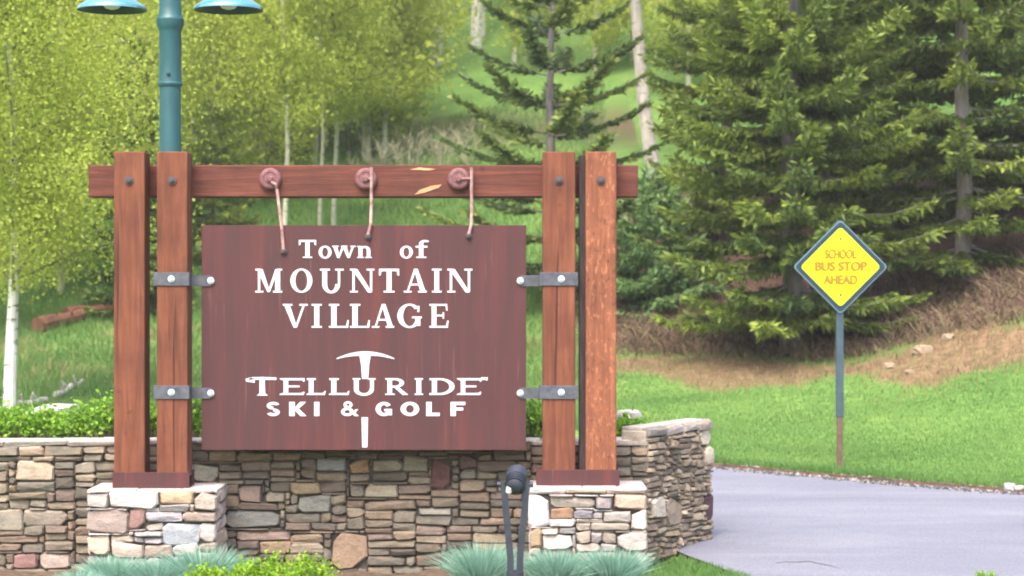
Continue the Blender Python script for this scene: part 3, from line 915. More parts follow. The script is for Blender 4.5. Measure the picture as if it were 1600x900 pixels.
# ---- letters: each glyph is a list of polygons in a unit box (x right, y up)
def seg(x0, y0, x1, y1, w0, w1=None, hor=False):
    w1 = w0 if w1 is None else w1
    if hor: return [(x0, y0 - w0 / 2), (x1, y1 - w1 / 2), (x1, y1 + w1 / 2), (x0, y0 + w0 / 2)]
    return [(x0 - w0 / 2, y0), (x0 + w0 / 2, y0), (x1 + w1 / 2, y1), (x1 - w1 / 2, y1)]
def rect(x0, y0, x1, y1): return [(x0, y0), (x1, y0), (x1, y1), (x0, y1)]
def arc(cx, cy, rx, ry, a0, a1, tx, ty, n=18):
    """ring pieces: tx = stroke where it runs upright, ty where level"""
    out = []
    for k in range(n):
        q = []
        for a, inn in ((a0 + (a1 - a0) * k / n, 0), (a0 + (a1 - a0) * (k + 1) / n, 0), (a0 + (a1 - a0) * (k + 1) / n, 1), (a0 + (a1 - a0) * k / n, 1)):
            c_, s_ = math.cos(R(a)), math.sin(R(a))
            q.append((cx + (rx - tx * inn) * c_, cy + (ry - ty * inn) * s_))
        out.append(q)
    return out
def serif_v(x, y, w, t=0.07): return rect(x - w / 2, y - t / 2, x + w / 2, y + t / 2)
S, TH, SF = 0.21, 0.10, 0.075
G = {}
G['T'] = [rect(.04, .90, .96, 1), rect(.39, .06, .61, .91), rect(.25, 0, .75, .07), [(.04, .70), (.12, .74), (.14, .91), (.04, .91)], [(.96, .70), (.96, .91), (.86, .91), (.88, .74)]]
G['o'] = arc(.5, .5, .5, .5, 0, 360, .26, .12, 28)
G['w'] = [seg(.27, 0, .13, .94, .10, .17), seg(.27, 0, .46, .94, .08, .09), seg(.70, 0, .52, .94, .10, .17), seg(.70, 0, .88, .94, .08, .09), rect(0, .91, .28, 1), rect(.38, .91, .64, 1), rect(.77, .91, 1, 1)]
G['n'] = [rect(.10, .06, .36, .97), rect(.0, 0, .46, .08), rect(.0, .9, .2, .985), rect(.66, .06, .90, .66), rect(.55, 0, 1, .08)] + arc(.52, .62, .38, .36, 0, 130, .25, .15, 10)
G['f'] = [rect(.28, .06, .56, .80), rect(.10, 0, .76, .07), rect(.06, .58, .82, .67)] + arc(.66, .78, .38, .22, 40, 180, .28, .10, 12)
G['M'] = [rect(.0, 0, .30, .07), rect(.66, 0, 1, .07), rect(.0, .93, .22, 1), rect(.80, .93, 1, 1), rect(.10, .06, .18, .94), rect(.74, .06, .92, .94), seg(.50, .02, .17, .98, .10, .20), seg(.50, .02, .80, .98, .08, .10)]
G['O'] = arc(.5, .5, .5, .51, 0, 360, .22, .07, 32)
G['U'] = [rect(.10, .36, .30, .94), rect(0, .93, .42, 1), rect(.76, .36, .85, .94), rect(.64, .93, 1, 1)] + arc(.475, .37, .375, .38, 180, 360, .20, .10, 16)
G['N'] = [rect(.10, .06, .19, .94), rect(0, 0, .32, .07), rect(0, .93, .26, 1), rect(.82, .04, .91, .94), rect(.68, .93, 1, 1), seg(.82, .0, .19, .98, .16, .22)]
G['A'] = [seg(.17, .05, .50, 1, .07, .10), seg(.83, .05, .52, 1, .22, .16), rect(0, 0, .34, .07), rect(.62, 0, 1, .07), rect(.26, .30, .74, .37)]
G['I'] = [rect(.26, .06, .74, .94), rect(0, 0, 1, .07), rect(0, .93, 1, 1)]
G['V'] = [seg(.50, 0, .17, .95, .14, .22), seg(.52, 0, .84, .95, .08, .08), rect(0, .93, .38, 1), rect(.66, .93, 1, 1)]
G['L'] = [rect(.12, .05, .38, .94), rect(0, .93, .52, 1), rect(0, 0, .97, .07), [(.86, .05), (.97, .05), (1, .32), (.93, .32)]]
G['G'] = arc(.5, .5, .5, .51, 40, 330, .23, .07, 28) + [rect(.74, .08, .94, .42), rect(.60, .40, 1, .47), [(.82, .66), (.90, .66), (.90, .92), (.84, .92)]]
G['E'] = [rect(.12, .05, .36, .95), rect(0, 0, .96, .075), rect(0, .925, .92, 1), rect(.34, .48, .72, .55), rect(.69, .38, .76, .65), [(.86, .06), (.96, .06), (1, .3), (.93, .3)], [(.84, .94), (.92, .94), (.94, .72), (.88, .72)]]
# flared capitals
Fz = {}
Fz['T'] = [[(0, .84), (.12, .86), (1, .84), (1, .97), (.5, 1.0), (.12, .98), (0, .90)], [(.30, 0), (.70, 0), (.60, .12), (.58, .85), (.40, .85), (.40, .12)]]
Fz['E'] = [rect(.16, .04, .34, .96), [(0, 0), (.96, 0), (1, .18), (.94, .18), (.88, .11), (.12, .11), (0, .05)], [(0, .95), (.12, .88), (.92, .88), (.94, .80), (1, .80), (1, 1), (0, 1)], rect(.33, .46, .80, .56)]
Fz['L'] = [rect(.12, .05, .36, .95), [(0, 0), (.95, 0), (1, .26), (.92, .20), (.88, .11), (.1, .11), (0, .05)], rect(.02, .90, .48, 1)]
Fz['U'] = [rect(.06, .34, .26, .95), rect(0, .92, .34, 1), rect(.76, .34, .92, .95), rect(.68, .92, 1, 1)] + arc(.49, .36, .43, .37, 180, 360, .19, .14, 16)
Fz['R'] = [rect(.10, .05, .30, .95), rect(0, 0, .42, .08), rect(0, .92, .28, 1), seg(.90, 0, .48, .48, .24, .22), rect(.84, 0, 1, .07)] + arc(.44, .72, .40, .28, -90, 90, .20, .11, 14) + [rect(.28, .89, .45, 1), rect(.28, .44, .45, .55)]
Fz['I'] = [rect(.22, .05, .78, .95), rect(0, 0, 1, .08), rect(0, .92, 1, 1)]
Fz['D'] = [rect(.10, .05, .29, .95), rect(0, 0, .42, .11), rect(0, .89, .42, 1)] + arc(.40, .5, .58, .5, -90, 90, .20, .11, 18)
# bold sans
K = {}
K['S'] = arc(.5, .735, .46, .265, 20, 270, .26, .20, 18) + arc(.5, .265, .46, .265, -160, 90, .26, .20, 18)
K['K'] = [rect(0, 0, .32, 1), seg(.82, 0, .36, .56, .34, .30), seg(.34, .44, .80, 1, .28, .34)]
K['I'] = [rect(0, 0, 1, 1)]
K['&'] = arc(.40, .76, .26, .24, 0, 360, .16, .14, 18) + arc(.36, .29, .36, .29, 0, 360, .20, .17, 22) + [seg(.90, 0, .26, .72, .24, .18), seg(.66, .12, .92, .46, .18, .16)]
K['G'] = arc(.5, .5, .5, .5, 35, 350, .30, .21, 24) + [rect(.72, .06, .98, .46), rect(.52, .34, .98, .50)]
K['O'] = arc(.5, .5, .5, .5, 0, 360, .28, .21, 28)
K['L'] = [rect(0, 0, .40, 1), rect(.38, 0, 1, .23)]
K['F'] = [rect(0, 0, .36, 1), rect(.34, .78, 1, 1), rect(.34, .40, .86, .60)]

def glyph(polys, x0, x1, y0, y1, parent, name="letter", mat="white"):
    """pixel box on the panel face -> raised letter"""
    g = MB()
    ax, bx_ = XF(x0), XF(x1)
    az, bz = ZF(y1), ZF(y0)
    w, h = bx_ - ax, bz - az
    for i, p in enumerate(polys):
        lift = 0.005 + 0.00025 * (i % 9)
        g.prism([(w * (q[0] - 0.5), h * q[1]) for q in p], -lift, -0.001)
    o = g.build(name, M[mat], parent, recalc=True)
    o.location = ((ax + bx_) / 2, 0, az)
    return o
def word(font, items):
    for ch, x0, x1, y0, y1 in items:
        glyph(font[ch], x0, x1, y0, y1, panel)
word(G, [('T', 466, 495, 375, 403), ('o', 498, 518, 384, 404), ('w', 519, 556, 384, 403), ('n', 558, 581, 384, 403), ('o', 625, 645, 384, 404), ('f', 648, 672, 375, 403)])
word(G, [('M', 399, 441, 420, 457), ('O', 454, 488, 420, 457), ('U', 500, 537, 420, 458), ('N', 547, 585, 420, 457), ('T', 591, 625, 420, 457), ('A', 631, 667, 420, 457), ('I', 675, 690, 420, 457), ('N', 699, 738, 420, 457)])
word(G, [('V', 442, 481, 475, 512), ('I', 487, 503, 475, 512), ('L', 514, 545, 475, 512), ('L', 547, 578, 475, 512), ('A', 581, 616, 475, 512), ('G', 621, 659, 475, 512), ('E', 671, 701, 475, 512)])
word(Fz, [('T', 388, 432, 589, 618), ('E', 437, 476, 591, 617), ('L', 479, 509, 591, 617), ('L', 514, 546, 591, 617), ('U', 551, 587, 591, 618), ('R', 602, 637, 591, 617), ('I', 648, 661, 591, 617), ('D', 671, 711, 591, 617), ('E', 714, 752, 591, 617)])
glyph([[(0, .4), (.1, .2), (1, .0), (1, .7), (.45, .9), (0, .65)]], 384, 398, 589, 598, panel, "flourish")
glyph([[(0, .2), (.6, .2), (.95, .0), (1, .8), (.6, .75), (0, .8)]], 752, 762, 588, 595, panel, "flourish")
word(K, [('S', 416, 438, 628, 650), ('K', 452, 479, 628, 650), ('I', 491, 499, 628, 650), ('&', 533, 560, 627, 650), ('G', 587, 613, 628, 650), ('O', 626, 655, 628, 650), ('L', 666, 687, 628, 650), ('F', 704, 727, 628, 650)])
# ice-axe emblem
ax_ = []
n = 16
for k in range(n):
    def cur(t_):
        x = t_
        top = 1 - 0.95 * (2 * t_ - 1) ** 2 * 0.75
        thick = 0.10 + 0.40 * (1 - abs(2 * t_ - 1)) ** 0.8
        return (x, top), (x, top - thick)
    a, b = cur(k / n), cur((k + 1) / n)
    ax_.append([a[1], b[1], b[0], a[0]])
glyph(ax_, 526, 616, 549, 564, panel, "emblem_head")
glyph([[(.22, 0), (.78, 0), (.86, .55), (1, .9), (1, 1), (0, 1), (0, .9), (.14, .55)]], 562, 579, 553, 592, panel, "emblem_shaft")
glyph([[(.1, 0), (.9, 0), (1, 1), (0, 1)]], 565, 575, 652, 699, panel, "emblem_handle")

# ------------------------------------------------------------------ street lamp
YL = 22.2
mL = YL / F
lz = lambda py: CAMZ - (py - 450) * mL
lamp = empty("street_lamp", ((266 - 800) * mL, YL, 0.3))
tag(lamp, "teal twin-arm street lamp rising behind the left sign posts", "street lamp")
zz = lambda py: lz(py) - 0.3
p = MB()
r = 17.5 * mL
p.lathe([(r * 1.9, -0.35), (r * 1.9, 0.2), (r * 1.5, 0.3), (r * 0.98, 0.5), (r * 0.95, zz(136)), (r * 1.06, zz(135)), (r * 1.12, zz(131)), (r * 1.02, zz(129)),
         (r * 0.98, zz(122)), (r * 0.98, zz(50)), (r * 1.05, zz(46)), (r * 1.20, zz(40)), (r * 1.22, zz(30)), (r * 1.02, zz(24)), (r * 0.96, zz(10)), (r * 0.95, zz(-95)), (r * 1.3, zz(-100)), (r * 1.3, zz(-112)), (r * 0.5, zz(-130))], 32)
pole = p.build("pole", M["teal"], lamp, smooth_=True)
m2 = MB(); m2.lathe([(0.02, 0), (0.02, 0.02), (0.012, 0.024)], 10, (0, 0, 0), 'y'); o = m2.build("set_screw", M["border"], pole, recalc=True); o.location = (0, -r * 0.97, zz(117))
for sx in (-1, 1):
    cxp = (175 if sx < 0 else 357) - 266
    cx = cxp * mL
    a_ = MB()
    a_.tube([(sx * r * 0.6, 0, zz(-70)), (cx * 0.4, 0, zz(-84)), (cx * 0.8, 0, zz(-80)), (cx, 0, zz(-62)), (cx, 0, zz(-40))], [0.04, 0.036, 0.034, 0.034, 0.034], 12)
    a_.build("arm", M["teal"], lamp, smooth_=True)
    R0 = 54 * mL
    zq = lambda py: zz(py - 5)
    s2 = MB()
    s2.lathe([(0.06, zq(-48)), (0.10, zq(-44)), (0.13, zq(-30)), (0.16, zq(-22)), (R0 * 0.40, zq(-10)), (R0 * 0.62, zq(2)), (R0 * 0.82, zq(10)), (R0 * 0.98, zq(16)), (R0, zq(18)), (R0, zq(21)),
              (R0 * 0.96, zq(20.5)), (R0 * 0.6, zq(5)), (R0 * 0.3, zq(-5)), (0.05, zq(-8))], 40, (cx, 0, 0))
    s_o = s2.build("lamp_shade", M["shade"], lamp, smooth_=True)
    s_o.data.materials.append(M['border'])
    for pp in s_o.data.polygons:
        if pp.index >= 9 * 40: pp.material_index = 1
    b2 = MB(); b2.lathe([(0.04, zz(-6)), (0.09, zz(2)), (0.10, zz(8)), (0.07, zz(13)), (0.02, zz(15))], 20, (cx, 0, 0))
    b2.build("lamp_globe", M["globe"], s_o, smooth_=True)

# ------------------------------------------------------------------ yellow warning sign
YY = 27.8
mY = YY / F
ws = empty("warning_sign", ((1313 - 800) * mY, YY, float(hz((1313 - 800) * mY, YY)) - 0.01))
tag(ws, "yellow diamond warning sign on a thin post beside the road", "sign")
bz = ws.location.z
sz = lambda py: CAMZ - (py - 450) * mY - bz
q = MB(); q.box(-0.05, 0.05, 0.02, 0.08, sz(652), sz(345), 0.006); q.build("post", M["spost"], ws)
q = MB(); q.box(-0.04, 0.04, 0.028, 0.072, -0.4, sz(650), 0.004); o = q.build("post_stub", M["srust"], ws); o["label"] = "rusty brown lower end of the post"
cz = sz(417)
def diamond(h, c=0.05):
    pts = []
    for k in range(4):
        an = math.pi / 2 * k
        dx, dz = math.cos(an), math.sin(an)
        tx, tz = -dz, dx
        a = h - c
        for s_ in (-1, -0.5, 0, 0.5, 1):
            rr = h - c * (1 - (1 - abs(s_)) * 0.55 - 0 ) if abs(s_) < 1 else a
            rr = a + (c * 0.62) * (1 - s_ * s_)
            pts.append((dx * rr + tx * s_ * c, cz + dz * rr + tz * s_ * c))
    return pts
q = MB(); q.prism(diamond(0.645), -0.012, 0.018); pl = q.build("sign_plate", M["sframe"], ws, recalc=True)
q = MB(); q.prism(diamond(0.622), -0.016, -0.011); q.build("border_line", M["border"], pl, recalc=True)
q = MB(); q.prism(diamond(0.545), -0.020, -0.015); q.build("yellow_face", M["yellow"], pl, recalc=True)
for txt, py, wpx in (("SCHOOL", 398, 50), ("BUS STOP", 417, 82), ("AHEAD", 438, 54)):
    cu = bpy.data.curves.new("lettering", 'FONT')
    cu.body = txt; cu.align_x = 'CENTER'; cu.align_y = 'CENTER'; cu.size = 0.17; cu.extrude = 0.001
    cu.offset = 0.003
    tmp = bpy.data.objects.new("tmp", cu)
    dg = bpy.context.evaluated_depsgraph_get()
    me = bpy.data.meshes.new_from_object(tmp)
    bpy.data.objects.remove(tmp)
    me.name = "lettering"
    import bmesh
    bmt = bmesh.new()
    for k_, dx_ in enumerate((-0.009, 0.0, 0.009)):            # heavier strokes
        m_ = me.copy(); m_.transform(Matrix.Translation((dx_, 0.004 * (k_ - 1), 0.0006 * k_))); bmt.from_mesh(m_); bpy.data.meshes.remove(m_)
    bmt.to_mesh(me); bmt.free()
    co = [v.co.x for v in me.vertices]
    ww = max(co) - min(co)
    me.materials.clear(); me.materials.append(M["fadedtext"])
    o = bpy.data.objects.new("lettering", me); col.objects.link(o); o.parent = pl
    o.rotation_euler = (R(90), 0, 0); o.scale = (wpx * mY / ww, 1, 1)
    o.location = (0, -0.0225, sz(py))
for dz in (0.38, -0.38):
    q = MB(); q.lathe([(0.018, 0), (0.018, 0.008), (0.01, 0.01)], 8, (0, 0, 0), 'y'); o = q.build("bolt", M["strap"], pl, recalc=True); o.location = (0, -0.02, cz + dz)

# ------------------------------------------------------------------ landscape floodlight
YS = 17.6
mS = YS / F
fl = empty("floodlight", ((805 - 800) * mS, YS, 0.0))
tag(fl, "dark floodlight on a forked stand in front of the wall", "floodlight")
fz = lambda py: CAMZ - (py - 450) * mS
fx_ = lambda px: (px - 805) * mS
q = MB(); q.tube([(0, 0, -0.1), (0, 0, fz(905))], [0.05, 0.05], 12); q.tube([(0, 0, fz(906)), (0, 0, fz(893))], [0.075, 0.075], 14); q.build("stem", M["fixture"], fl)
for a, b in ((786.5, 797.5), (823.5, 812.5)):
    q = MB()
    w = 5.2 * mS
    pts = [(fx_(a) - w, fz(752)), (fx_(a) + w, fz(752)), (fx_(b) + w, fz(872)), (fx_(b) + w, fz(896)), (fx_(b) - w, fz(896)), (fx_(b) - w, fz(872))]
    q.prism(pts, -0.02, 0.03)
    ar = q.build("yoke_arm", M["fixture"], fl, recalc=True)
    k = MB(); s_ = -1 if a < 805 else 1
    k.tube([(fx_(a) + s_ * 0.02, 0, fz(757)), (fx_(a) + s_ * 0.055, 0, fz(757))], [0.026, 0.024], 10); k.build("pivot_bolt", M["fixture"], ar)
q = MB()
hc = Vector((fx_(806), 0.02, fz(754)))
ax = Vector((0.10, 0.86, 0.5)).normalized()       # aims up at the sign
prof_ = [(-0.10, 0.03), (-0.09, 0.055), (-0.068, 0.076), (-0.025, 0.084), (0.075, 0.087), (0.115, 0.096), (0.13, 0.096)]
q.tube([hc + ax * a for a, r_ in prof_], [r_ for a, r_ in prof_], 24)
head = q.build("lamp_head", M["fixture"], fl, smooth_=True)
for a_r in (-0.06, -0.03, 0.0, 0.03):
    q = MB(); q.tube([hc + ax * a_r, hc + ax * (a_r + 0.009)], [0.092, 0.092], 24); q.build("cooling_fin", M["fixture"], head)
q = MB(); q.tube([hc + ax * 0.13, hc + ax * 0.133], [0.084, 0.084], 24); q.build("lens", M["glass"], head)
q = MB(); q.tube([hc + Vector((-0.06, -0.05, -0.075)), hc + Vector((-0.055, -0.07, -0.035))], [0.028, 0.024], 12); q.build("cable_gland", M["glass"], head)

# ------------------------------------------------------------------ vegetation
nr = np.random.default_rng(3)
def unit(v): return v / (np.linalg.norm(v, axis=-1, keepdims=True) + 1e-9)
def leaf_quads(C, size, r, flat=0.0, aspect=0.75):
    """rhombic leaves at points C with random orientation -> V,F"""
    n = len(C)
    a = unit(r.normal(size=(n, 3)))
    b = unit(np.cross(a, r.normal(size=(n, 3))))
    if flat > 0:
        a[:, 2] *= (1 - flat); a = unit(a); b[:, 2] *= (1 - flat); b = unit(b)
    s = (size * r.uniform(0.6, 1.3, n))[:, None]
    V = np.stack([C - a * s * .5, C + b * s * .5 * aspect, C + a * s * .5, C - b * s * .5 * aspect], 1).reshape(-1, 3)
    Fc = np.arange(4 * n).reshape(n, 4)
    return V, Fc
def blades(B, D, h, w, r, droop=0.3):
    """B base (n,3), D direction (n,3) of growth, curved blade of two segments (1 quad + 1 tri)"""
    n = len(B)
    D = unit(D)
    side = unit(np.cross(D, r.normal(size=(n, 3))))
    h = h[:, None]; w = w[:, None]
    out = D.copy(); out[:, 2] = 0; out = out
    m = B + D * h * .55
    tip = B + D * h + out * h * droop - np.array([0, 0, 1]) * h * droop * 0.6
    V = np.stack([B - side * w * .5, B + side * w * .5, m + side * w * .4, m - side * w * .4, tip], 1).reshape(-1, 3)
    i = np.arange(n) * 5
    return V, np.stack([i, i + 1, i + 2, i + 3], 1), np.stack([i + 3, i + 2, i + 4], 1)

def aspen_data(H, cb, Rc, nleaf, lsize, tr, r, lean=(0, 0), nb=70, trunk_n=10):
    """returns trunk MB and leaf arrays, base at origin"""
    mb = MB(); lb = MB(); mb.limbs = lb
    zs = np.linspace(-0.3, H * 0.96, 12)
    lx = lambda z: lean[0] * z / H + 0.10 * math.sin(z * 0.5 + lean[0]) * min(1, z / 3)
    ly = lambda z: lean[1] * z / H + 0.08 * math.sin(z * 0.43 + 1.0) * min(1, z / 3)
    mb.tube([(lx(z), ly(z), z) for z in zs], [max(0.012, tr * (1.15 if z < 0.1 else 1) * (1 - 0.85 * max(z, 0) / H)) for z in zs], trunk_n)
    C = []; 
    per = max(1, nleaf // nb)
    for i in range(nb):
        f = cb + (1 - cb) * (i + r.uniform(0, 1)) / nb
        z = f * H
        t_ = (f - cb) / (1 - cb)
        L = Rc * (0.35 + 0.65 * math.sin(math.pi * min(1, t_ * 0.85 + 0.18))) * r.uniform(0.55, 1.15)
        az = r.uniform(0, 2 * math.pi)
        el = R(r.uniform(15, 55))
        p0 = np.array([lx(z), ly(z), z])
        d = np.array([math.cos(az) * math.cos(el), math.sin(az) * math.cos(el), math.sin(el)])
        p1 = p0 + d * L * 0.5
        p2 = p0 + d * L + np.array([0, 0, -0.1 * L])
        br = max(0.008, tr * 0.3 * (1 - t_ * 0.6))
        lb.tube([p0, p1, p2], [br, br * 0.6, 0.006], 4, cap=False)
        # clusters of leaves along the outer part of the branch
        for k in range(3):
            tt = 0.45 + 0.3 * k
            c = p0 + (p2 - p0) * tt
            m = per // 3
            C.append(c + r.normal(size=(m, 3)) * np.array([0.33, 0.33, 0.27]) * (0.40 + 0.33 * L))
    C = np.concatenate(C)
    return mb, C

def make_tree(name, loc, trunk_mb, trunk_mat, V, Fq, tint, leaf_mat, label, cat, group=None):
    e = empty(name, loc)
    tag(e, label, cat, group)
    trunk_mb.build("trunk", trunk_mat, e, smooth_=True)
    if hasattr(trunk_mb, "limbs"): trunk_mb.limbs.build("limbs", M["limb"], e)
    np_mesh("crown", V, Fq, leaf_mat, e, tint=tint)
    return e

def aspen(px, Y, H, cb, Rc, nleaf, lsize, tr, label, lean=(0, 0), barkm="aspbark", group="aspens on the hillside", seed=0, base_py=None):
    r = np.random.default_rng(100 + seed)
    X = (px - 800) / F * Y
    z = float(hz(X, Y))
    mb, C = aspen_data(H, cb, Rc, nleaf, lsize, tr, r, lean)
    V, Fq = leaf_quads(C, lsize, r)
    tint = np.clip(r.normal(0.5, 0.24, len(Fq)), 0, 1)
    return make_tree("aspen_tree", (X, Y, z), mb, M[barkm], V, Fq, tint, M["aspen"], label, "tree", group)

aspen(15, 35.5, 9.0, 0.22, 3.0, 66000, 0.066, 0.115, "white-barked aspen at the left edge beside the fallen logs", seed=1)
aspen(443, 52, 13, 0.28, 2.5, 24000, 0.096, 0.075, "slender aspen with thin pale trunk above the beam's left boss", seed=2, barkm="aspbark_g")
aspen(499, 56, 12, 0.26, 2.3, 20800, 0.096, 0.06, "thin aspen, left of the close pair above the beam", seed=3, barkm="aspbark_g")
aspen(521, 57, 12.5, 0.26, 2.4, 20800, 0.096, 0.07, "thin aspen, right of the close pair above the beam", seed=4, barkm="aspbark_g")
aspen(683, 82.6, 15, 0.42, 2.8, 4000, 0.16, 0.24, "thick white aspen trunk standing alone on the bright grass slope", seed=5)
aspen(743, 83.4, 16, 0.42, 2.8, 4000, 0.16, 0.24, "thick white aspen trunk, left one of the pair up the slope", seed=6)
aspen(753, 85, 15, 0.42, 2.4, 3500, 0.16, 0.13, "thinner white aspen trunk, right one of the pair up the slope", seed=7)
aspen(1022, 58, 13, 0.42, 2.4, 9000, 0.14, 0.22, "leaning grey-white aspen between the small and the big spruces", lean=(-1.6, 0), seed=8, barkm="aspbark_o")
aspen(95, 50, 10.5, 0.03, 3.3, 44800, 0.096, 0.09, "broad yellow-green aspen behind the lamp's left shade", seed=9, barkm="aspbark_g")
aspen(600, 66, 12, 0.10, 3.0, 28800, 0.104, 0.09, "yellow-green aspen left of the bare grassy opening", seed=10, barkm="aspbark_g")
aspen(330, 60, 8.0, 0.04, 2.8, 28800, 0.096, 0.08, "low bushy aspen right of the lamp pole", seed=11, barkm="aspbark_g")
aspen(-60, 46, 12, 0.08, 3.3, 41600, 0.089, 0.12, "aspen crown cut off by the picture's upper left edge", seed=12)
aspen(930, 74, 12, 0.06, 3.0, 28800, 0.104, 0.09, "yellow-green aspen behind the sparse spruce", seed=13, barkm="aspbark_g")

aspen(818, 90, 11, 0.06, 2.8, 24000, 0.104, 0.09, "yellow-green aspen above the sparse spruce's left branches", seed=14, barkm="aspbark_g")
aspen(1075, 68, 12, 0.06, 2.8, 25600, 0.104, 0.09, "yellow-green aspen between the leaning trunk and the big spruce", seed=15, barkm="aspbark_g")
aspen(185, 57, 11, 0.04, 3.0, 32000, 0.096, 0.09, "yellow-green aspen just left of the lamp pole", seed=16, barkm="aspbark_g")
aspen(410, 68, 11, 0.05, 3.0, 28800, 0.104, 0.09, "yellow-green aspen left of the slender pale trunk", seed=17, barkm="aspbark_g")
# far aspen wood: one mass
r = np.random.default_rng(77)
Vs, Fs, off = [], [], 0
tm = MB()
spots = []
for i in range(150):
    Y = r.uniform(62, 118)
    px = r.uniform(-250, 1850)
    if 630 < px < 800 and Y < 100: continue
    if px > 1120 and i % 3: continue
    spots.append((px, Y))
for (px, Y) in spots:
    X = (px - 800) / F * Y; z = float(hz(X, Y))
    H = r.uniform(8, 13)
    mbt, C = aspen_data(H, r.uniform(0.04, 0.16), r.uniform(2.2, 3.4), 4600, 0.2, 0.1, r, nb=30, trunk_n=5)
    C = C + np.array([X, Y, z])
    V, Fq = leaf_quads(C, 0.225, r)
    Vs.append(V); Fs.append(Fq + off); off += len(V)
    b = len(tm.v)
    tm.v += [(p[0] + X, p[1] + Y, p[2] + z) for p in mbt.v]; tm.f += [tuple(k + b for k in f) for f in mbt.f]
V = np.concatenate(Vs); Fq = np.concatenate(Fs)
per = 0
tt = []
for v_ in Vs:
    tt.append(np.clip(r.normal(r.uniform(0.32, 0.68), 0.2, len(v_) // 4), 0, 1))
wood_o = np_mesh("aspen_wood", V, Fq, M["aspen"], tint=np.concatenate(tt))
tag(wood_o, "far wood of fresh yellow-green aspens filling the hillside", "wood", kind="stuff")
tm.build("trunks", M["aspbark_g"], wood_o)

def spruce(px, Y, H, Rb, label, mat="spruce", barkm="sprbark", nwh=24, nbr=9, clear=0.06, tr=0.16, seed=0, dens=1.0, twl=0.42, up=0.24, droop=0.34, gap=0.0, tmean=0.40, zoff=0.0, power=0.8, cw=0.032, hang=2, reg=False):
    r = np.random.default_rng(500 + seed)
    X = (px - 800) / F * Y
    z0 = float(hz(X, Y)) + zoff
    mb = MB()
    zs = np.linspace(-0.3, H, 10)
    mb.tube([(0.05 * math.sin(z), 0.05 * math.cos(z * 0.7) - 0.05, z) for z in zs], [max(0.012, tr * (1 - 0.93 * max(z, 0) / H)) for z in zs], 10)
    BASE, DIR, LEN, WID, TIN = [], [], [], [], []
    for wi in range(nwh):
        f = clear + (1 - clear) * (wi + (r.uniform(-.25, .25) if gap == 0 else r.uniform(-.1, .1))) / nwh
        f = min(max(f, clear), 0.985)
        zc = f * H
        t_ = (f - clear) / (1 - clear)
        Lm = Rb * (1 - t_) ** power + 0.12
        if t_ < 0.05: Lm *= 0.85
        n = max(4, int(nbr * (1 - 0.4 * t_)))
        a0 = r.uniform(0, 6.28)
        for k in range(n):
            az = a0 + 2 * math.pi * k / n + r.uniform(-.3, .3)
            L = Lm * r.uniform(0.72, 1.12)
            if reg: az = (0.25 if wi % 2 else -0.2) + 2 * math.pi * k / n + r.uniform(-.12, .12); L = Lm * r.uniform(0.9, 1.06)
            zst = zc + r.uniform(-.12, .12)
            hd = np.array([math.cos(az), math.sin(az), 0.0])
            sd_ = np.array([-math.sin(az), math.cos(az), 0.0])
            # branch curve: sags then lifts at the tip
            rise = -droop * (1 - t_) + 0.45 * t_
            def pt(s):
                return hd * L * s + np.array([0, 0, zst + L * (rise * s + up * s ** 3)])
            mb.tube([pt(0), pt(0.35), pt(0.7), pt(1)], [0.028 * (1 - t_ * 0.6), 0.018, 0.010, 0.004], 3, cap=False)
            ns = max(4, int(L / 0.062 * dens))
            tb = r.normal(tmean, 0.13)
            for s in np.linspace(0.16, 1.0, ns):
                p = pt(s); dd = pt(min(1, s + 0.05)) - pt(max(0, s - 0.05)); dd = dd / (np.linalg.norm(dd) + 1e-9)
                tl = twl * (0.35 + 1.0 * (1 - s)) * min(1.0, L / 1.2) + 0.10
                for sg in (-1, 1):
                    td = unit((dd * r.uniform(0.55, 1.0) + sd_ * sg * r.uniform(0.55, 1.0) + np.array([0, 0, r.uniform(-0.32, 0.08)]))[None])[0]
                    m = max(1, int(tl / 0.085))
                    for q in range(m):
                        b = p + td * tl * q / m
                        BASE.append(b); 
                        d2 = td + r.normal(0, 0.28, 3); DIR.append(d2)
                        LEN.append(r.uniform(0.13, 0.24)); WID.append(r.uniform(0.7, 1.25) * cw)
                        TIN.append(tb + r.normal(0, 0.12) + (0.22 if q == m - 1 else -0.03))
                for q in range(hang):
                    b = p + sd_ * r.uniform(-1, 1) * tl * 0.8
                    BASE.append(b); DIR.append(dd * 0.5 + np.array([0, 0, -0.8]) + r.normal(0, .3, 3)); LEN.append(r.uniform(.14, .26)); WID.append(cw * r.uniform(.7, 1.2)); TIN.append(tb + r.normal(-0.05, .12))
                BASE.append(p); DIR.append(dd + r.normal(0, .15, 3)); LEN.append(0.24); WID.append(cw); TIN.append(tb + (0.25 if s > 0.9 else 0))
    B = np.array(BASE); D = unit(np.array(DIR)); Ln = np.array(LEN)[:, None]; W = np.array(WID)[:, None]
    n = len(B)
    side = unit(np.cross(D, np.array([0, 0, 1.0]) + r.normal(0, 1.0, (n, 3))))
    mid = B + D * Ln * 0.45
    V = np.stack([B, mid + side * W, B + D * Ln, mid - side * W], 1).reshape(-1, 3)
    Fq = np.arange(4 * n).reshape(n, 4)
    tint = np.clip(np.array(TIN), 0, 1)
    return make_tree("spruce_tree", (X, Y, z0), mb, M[barkm], V, Fq, tint, M[mat], label, "tree", "spruces")

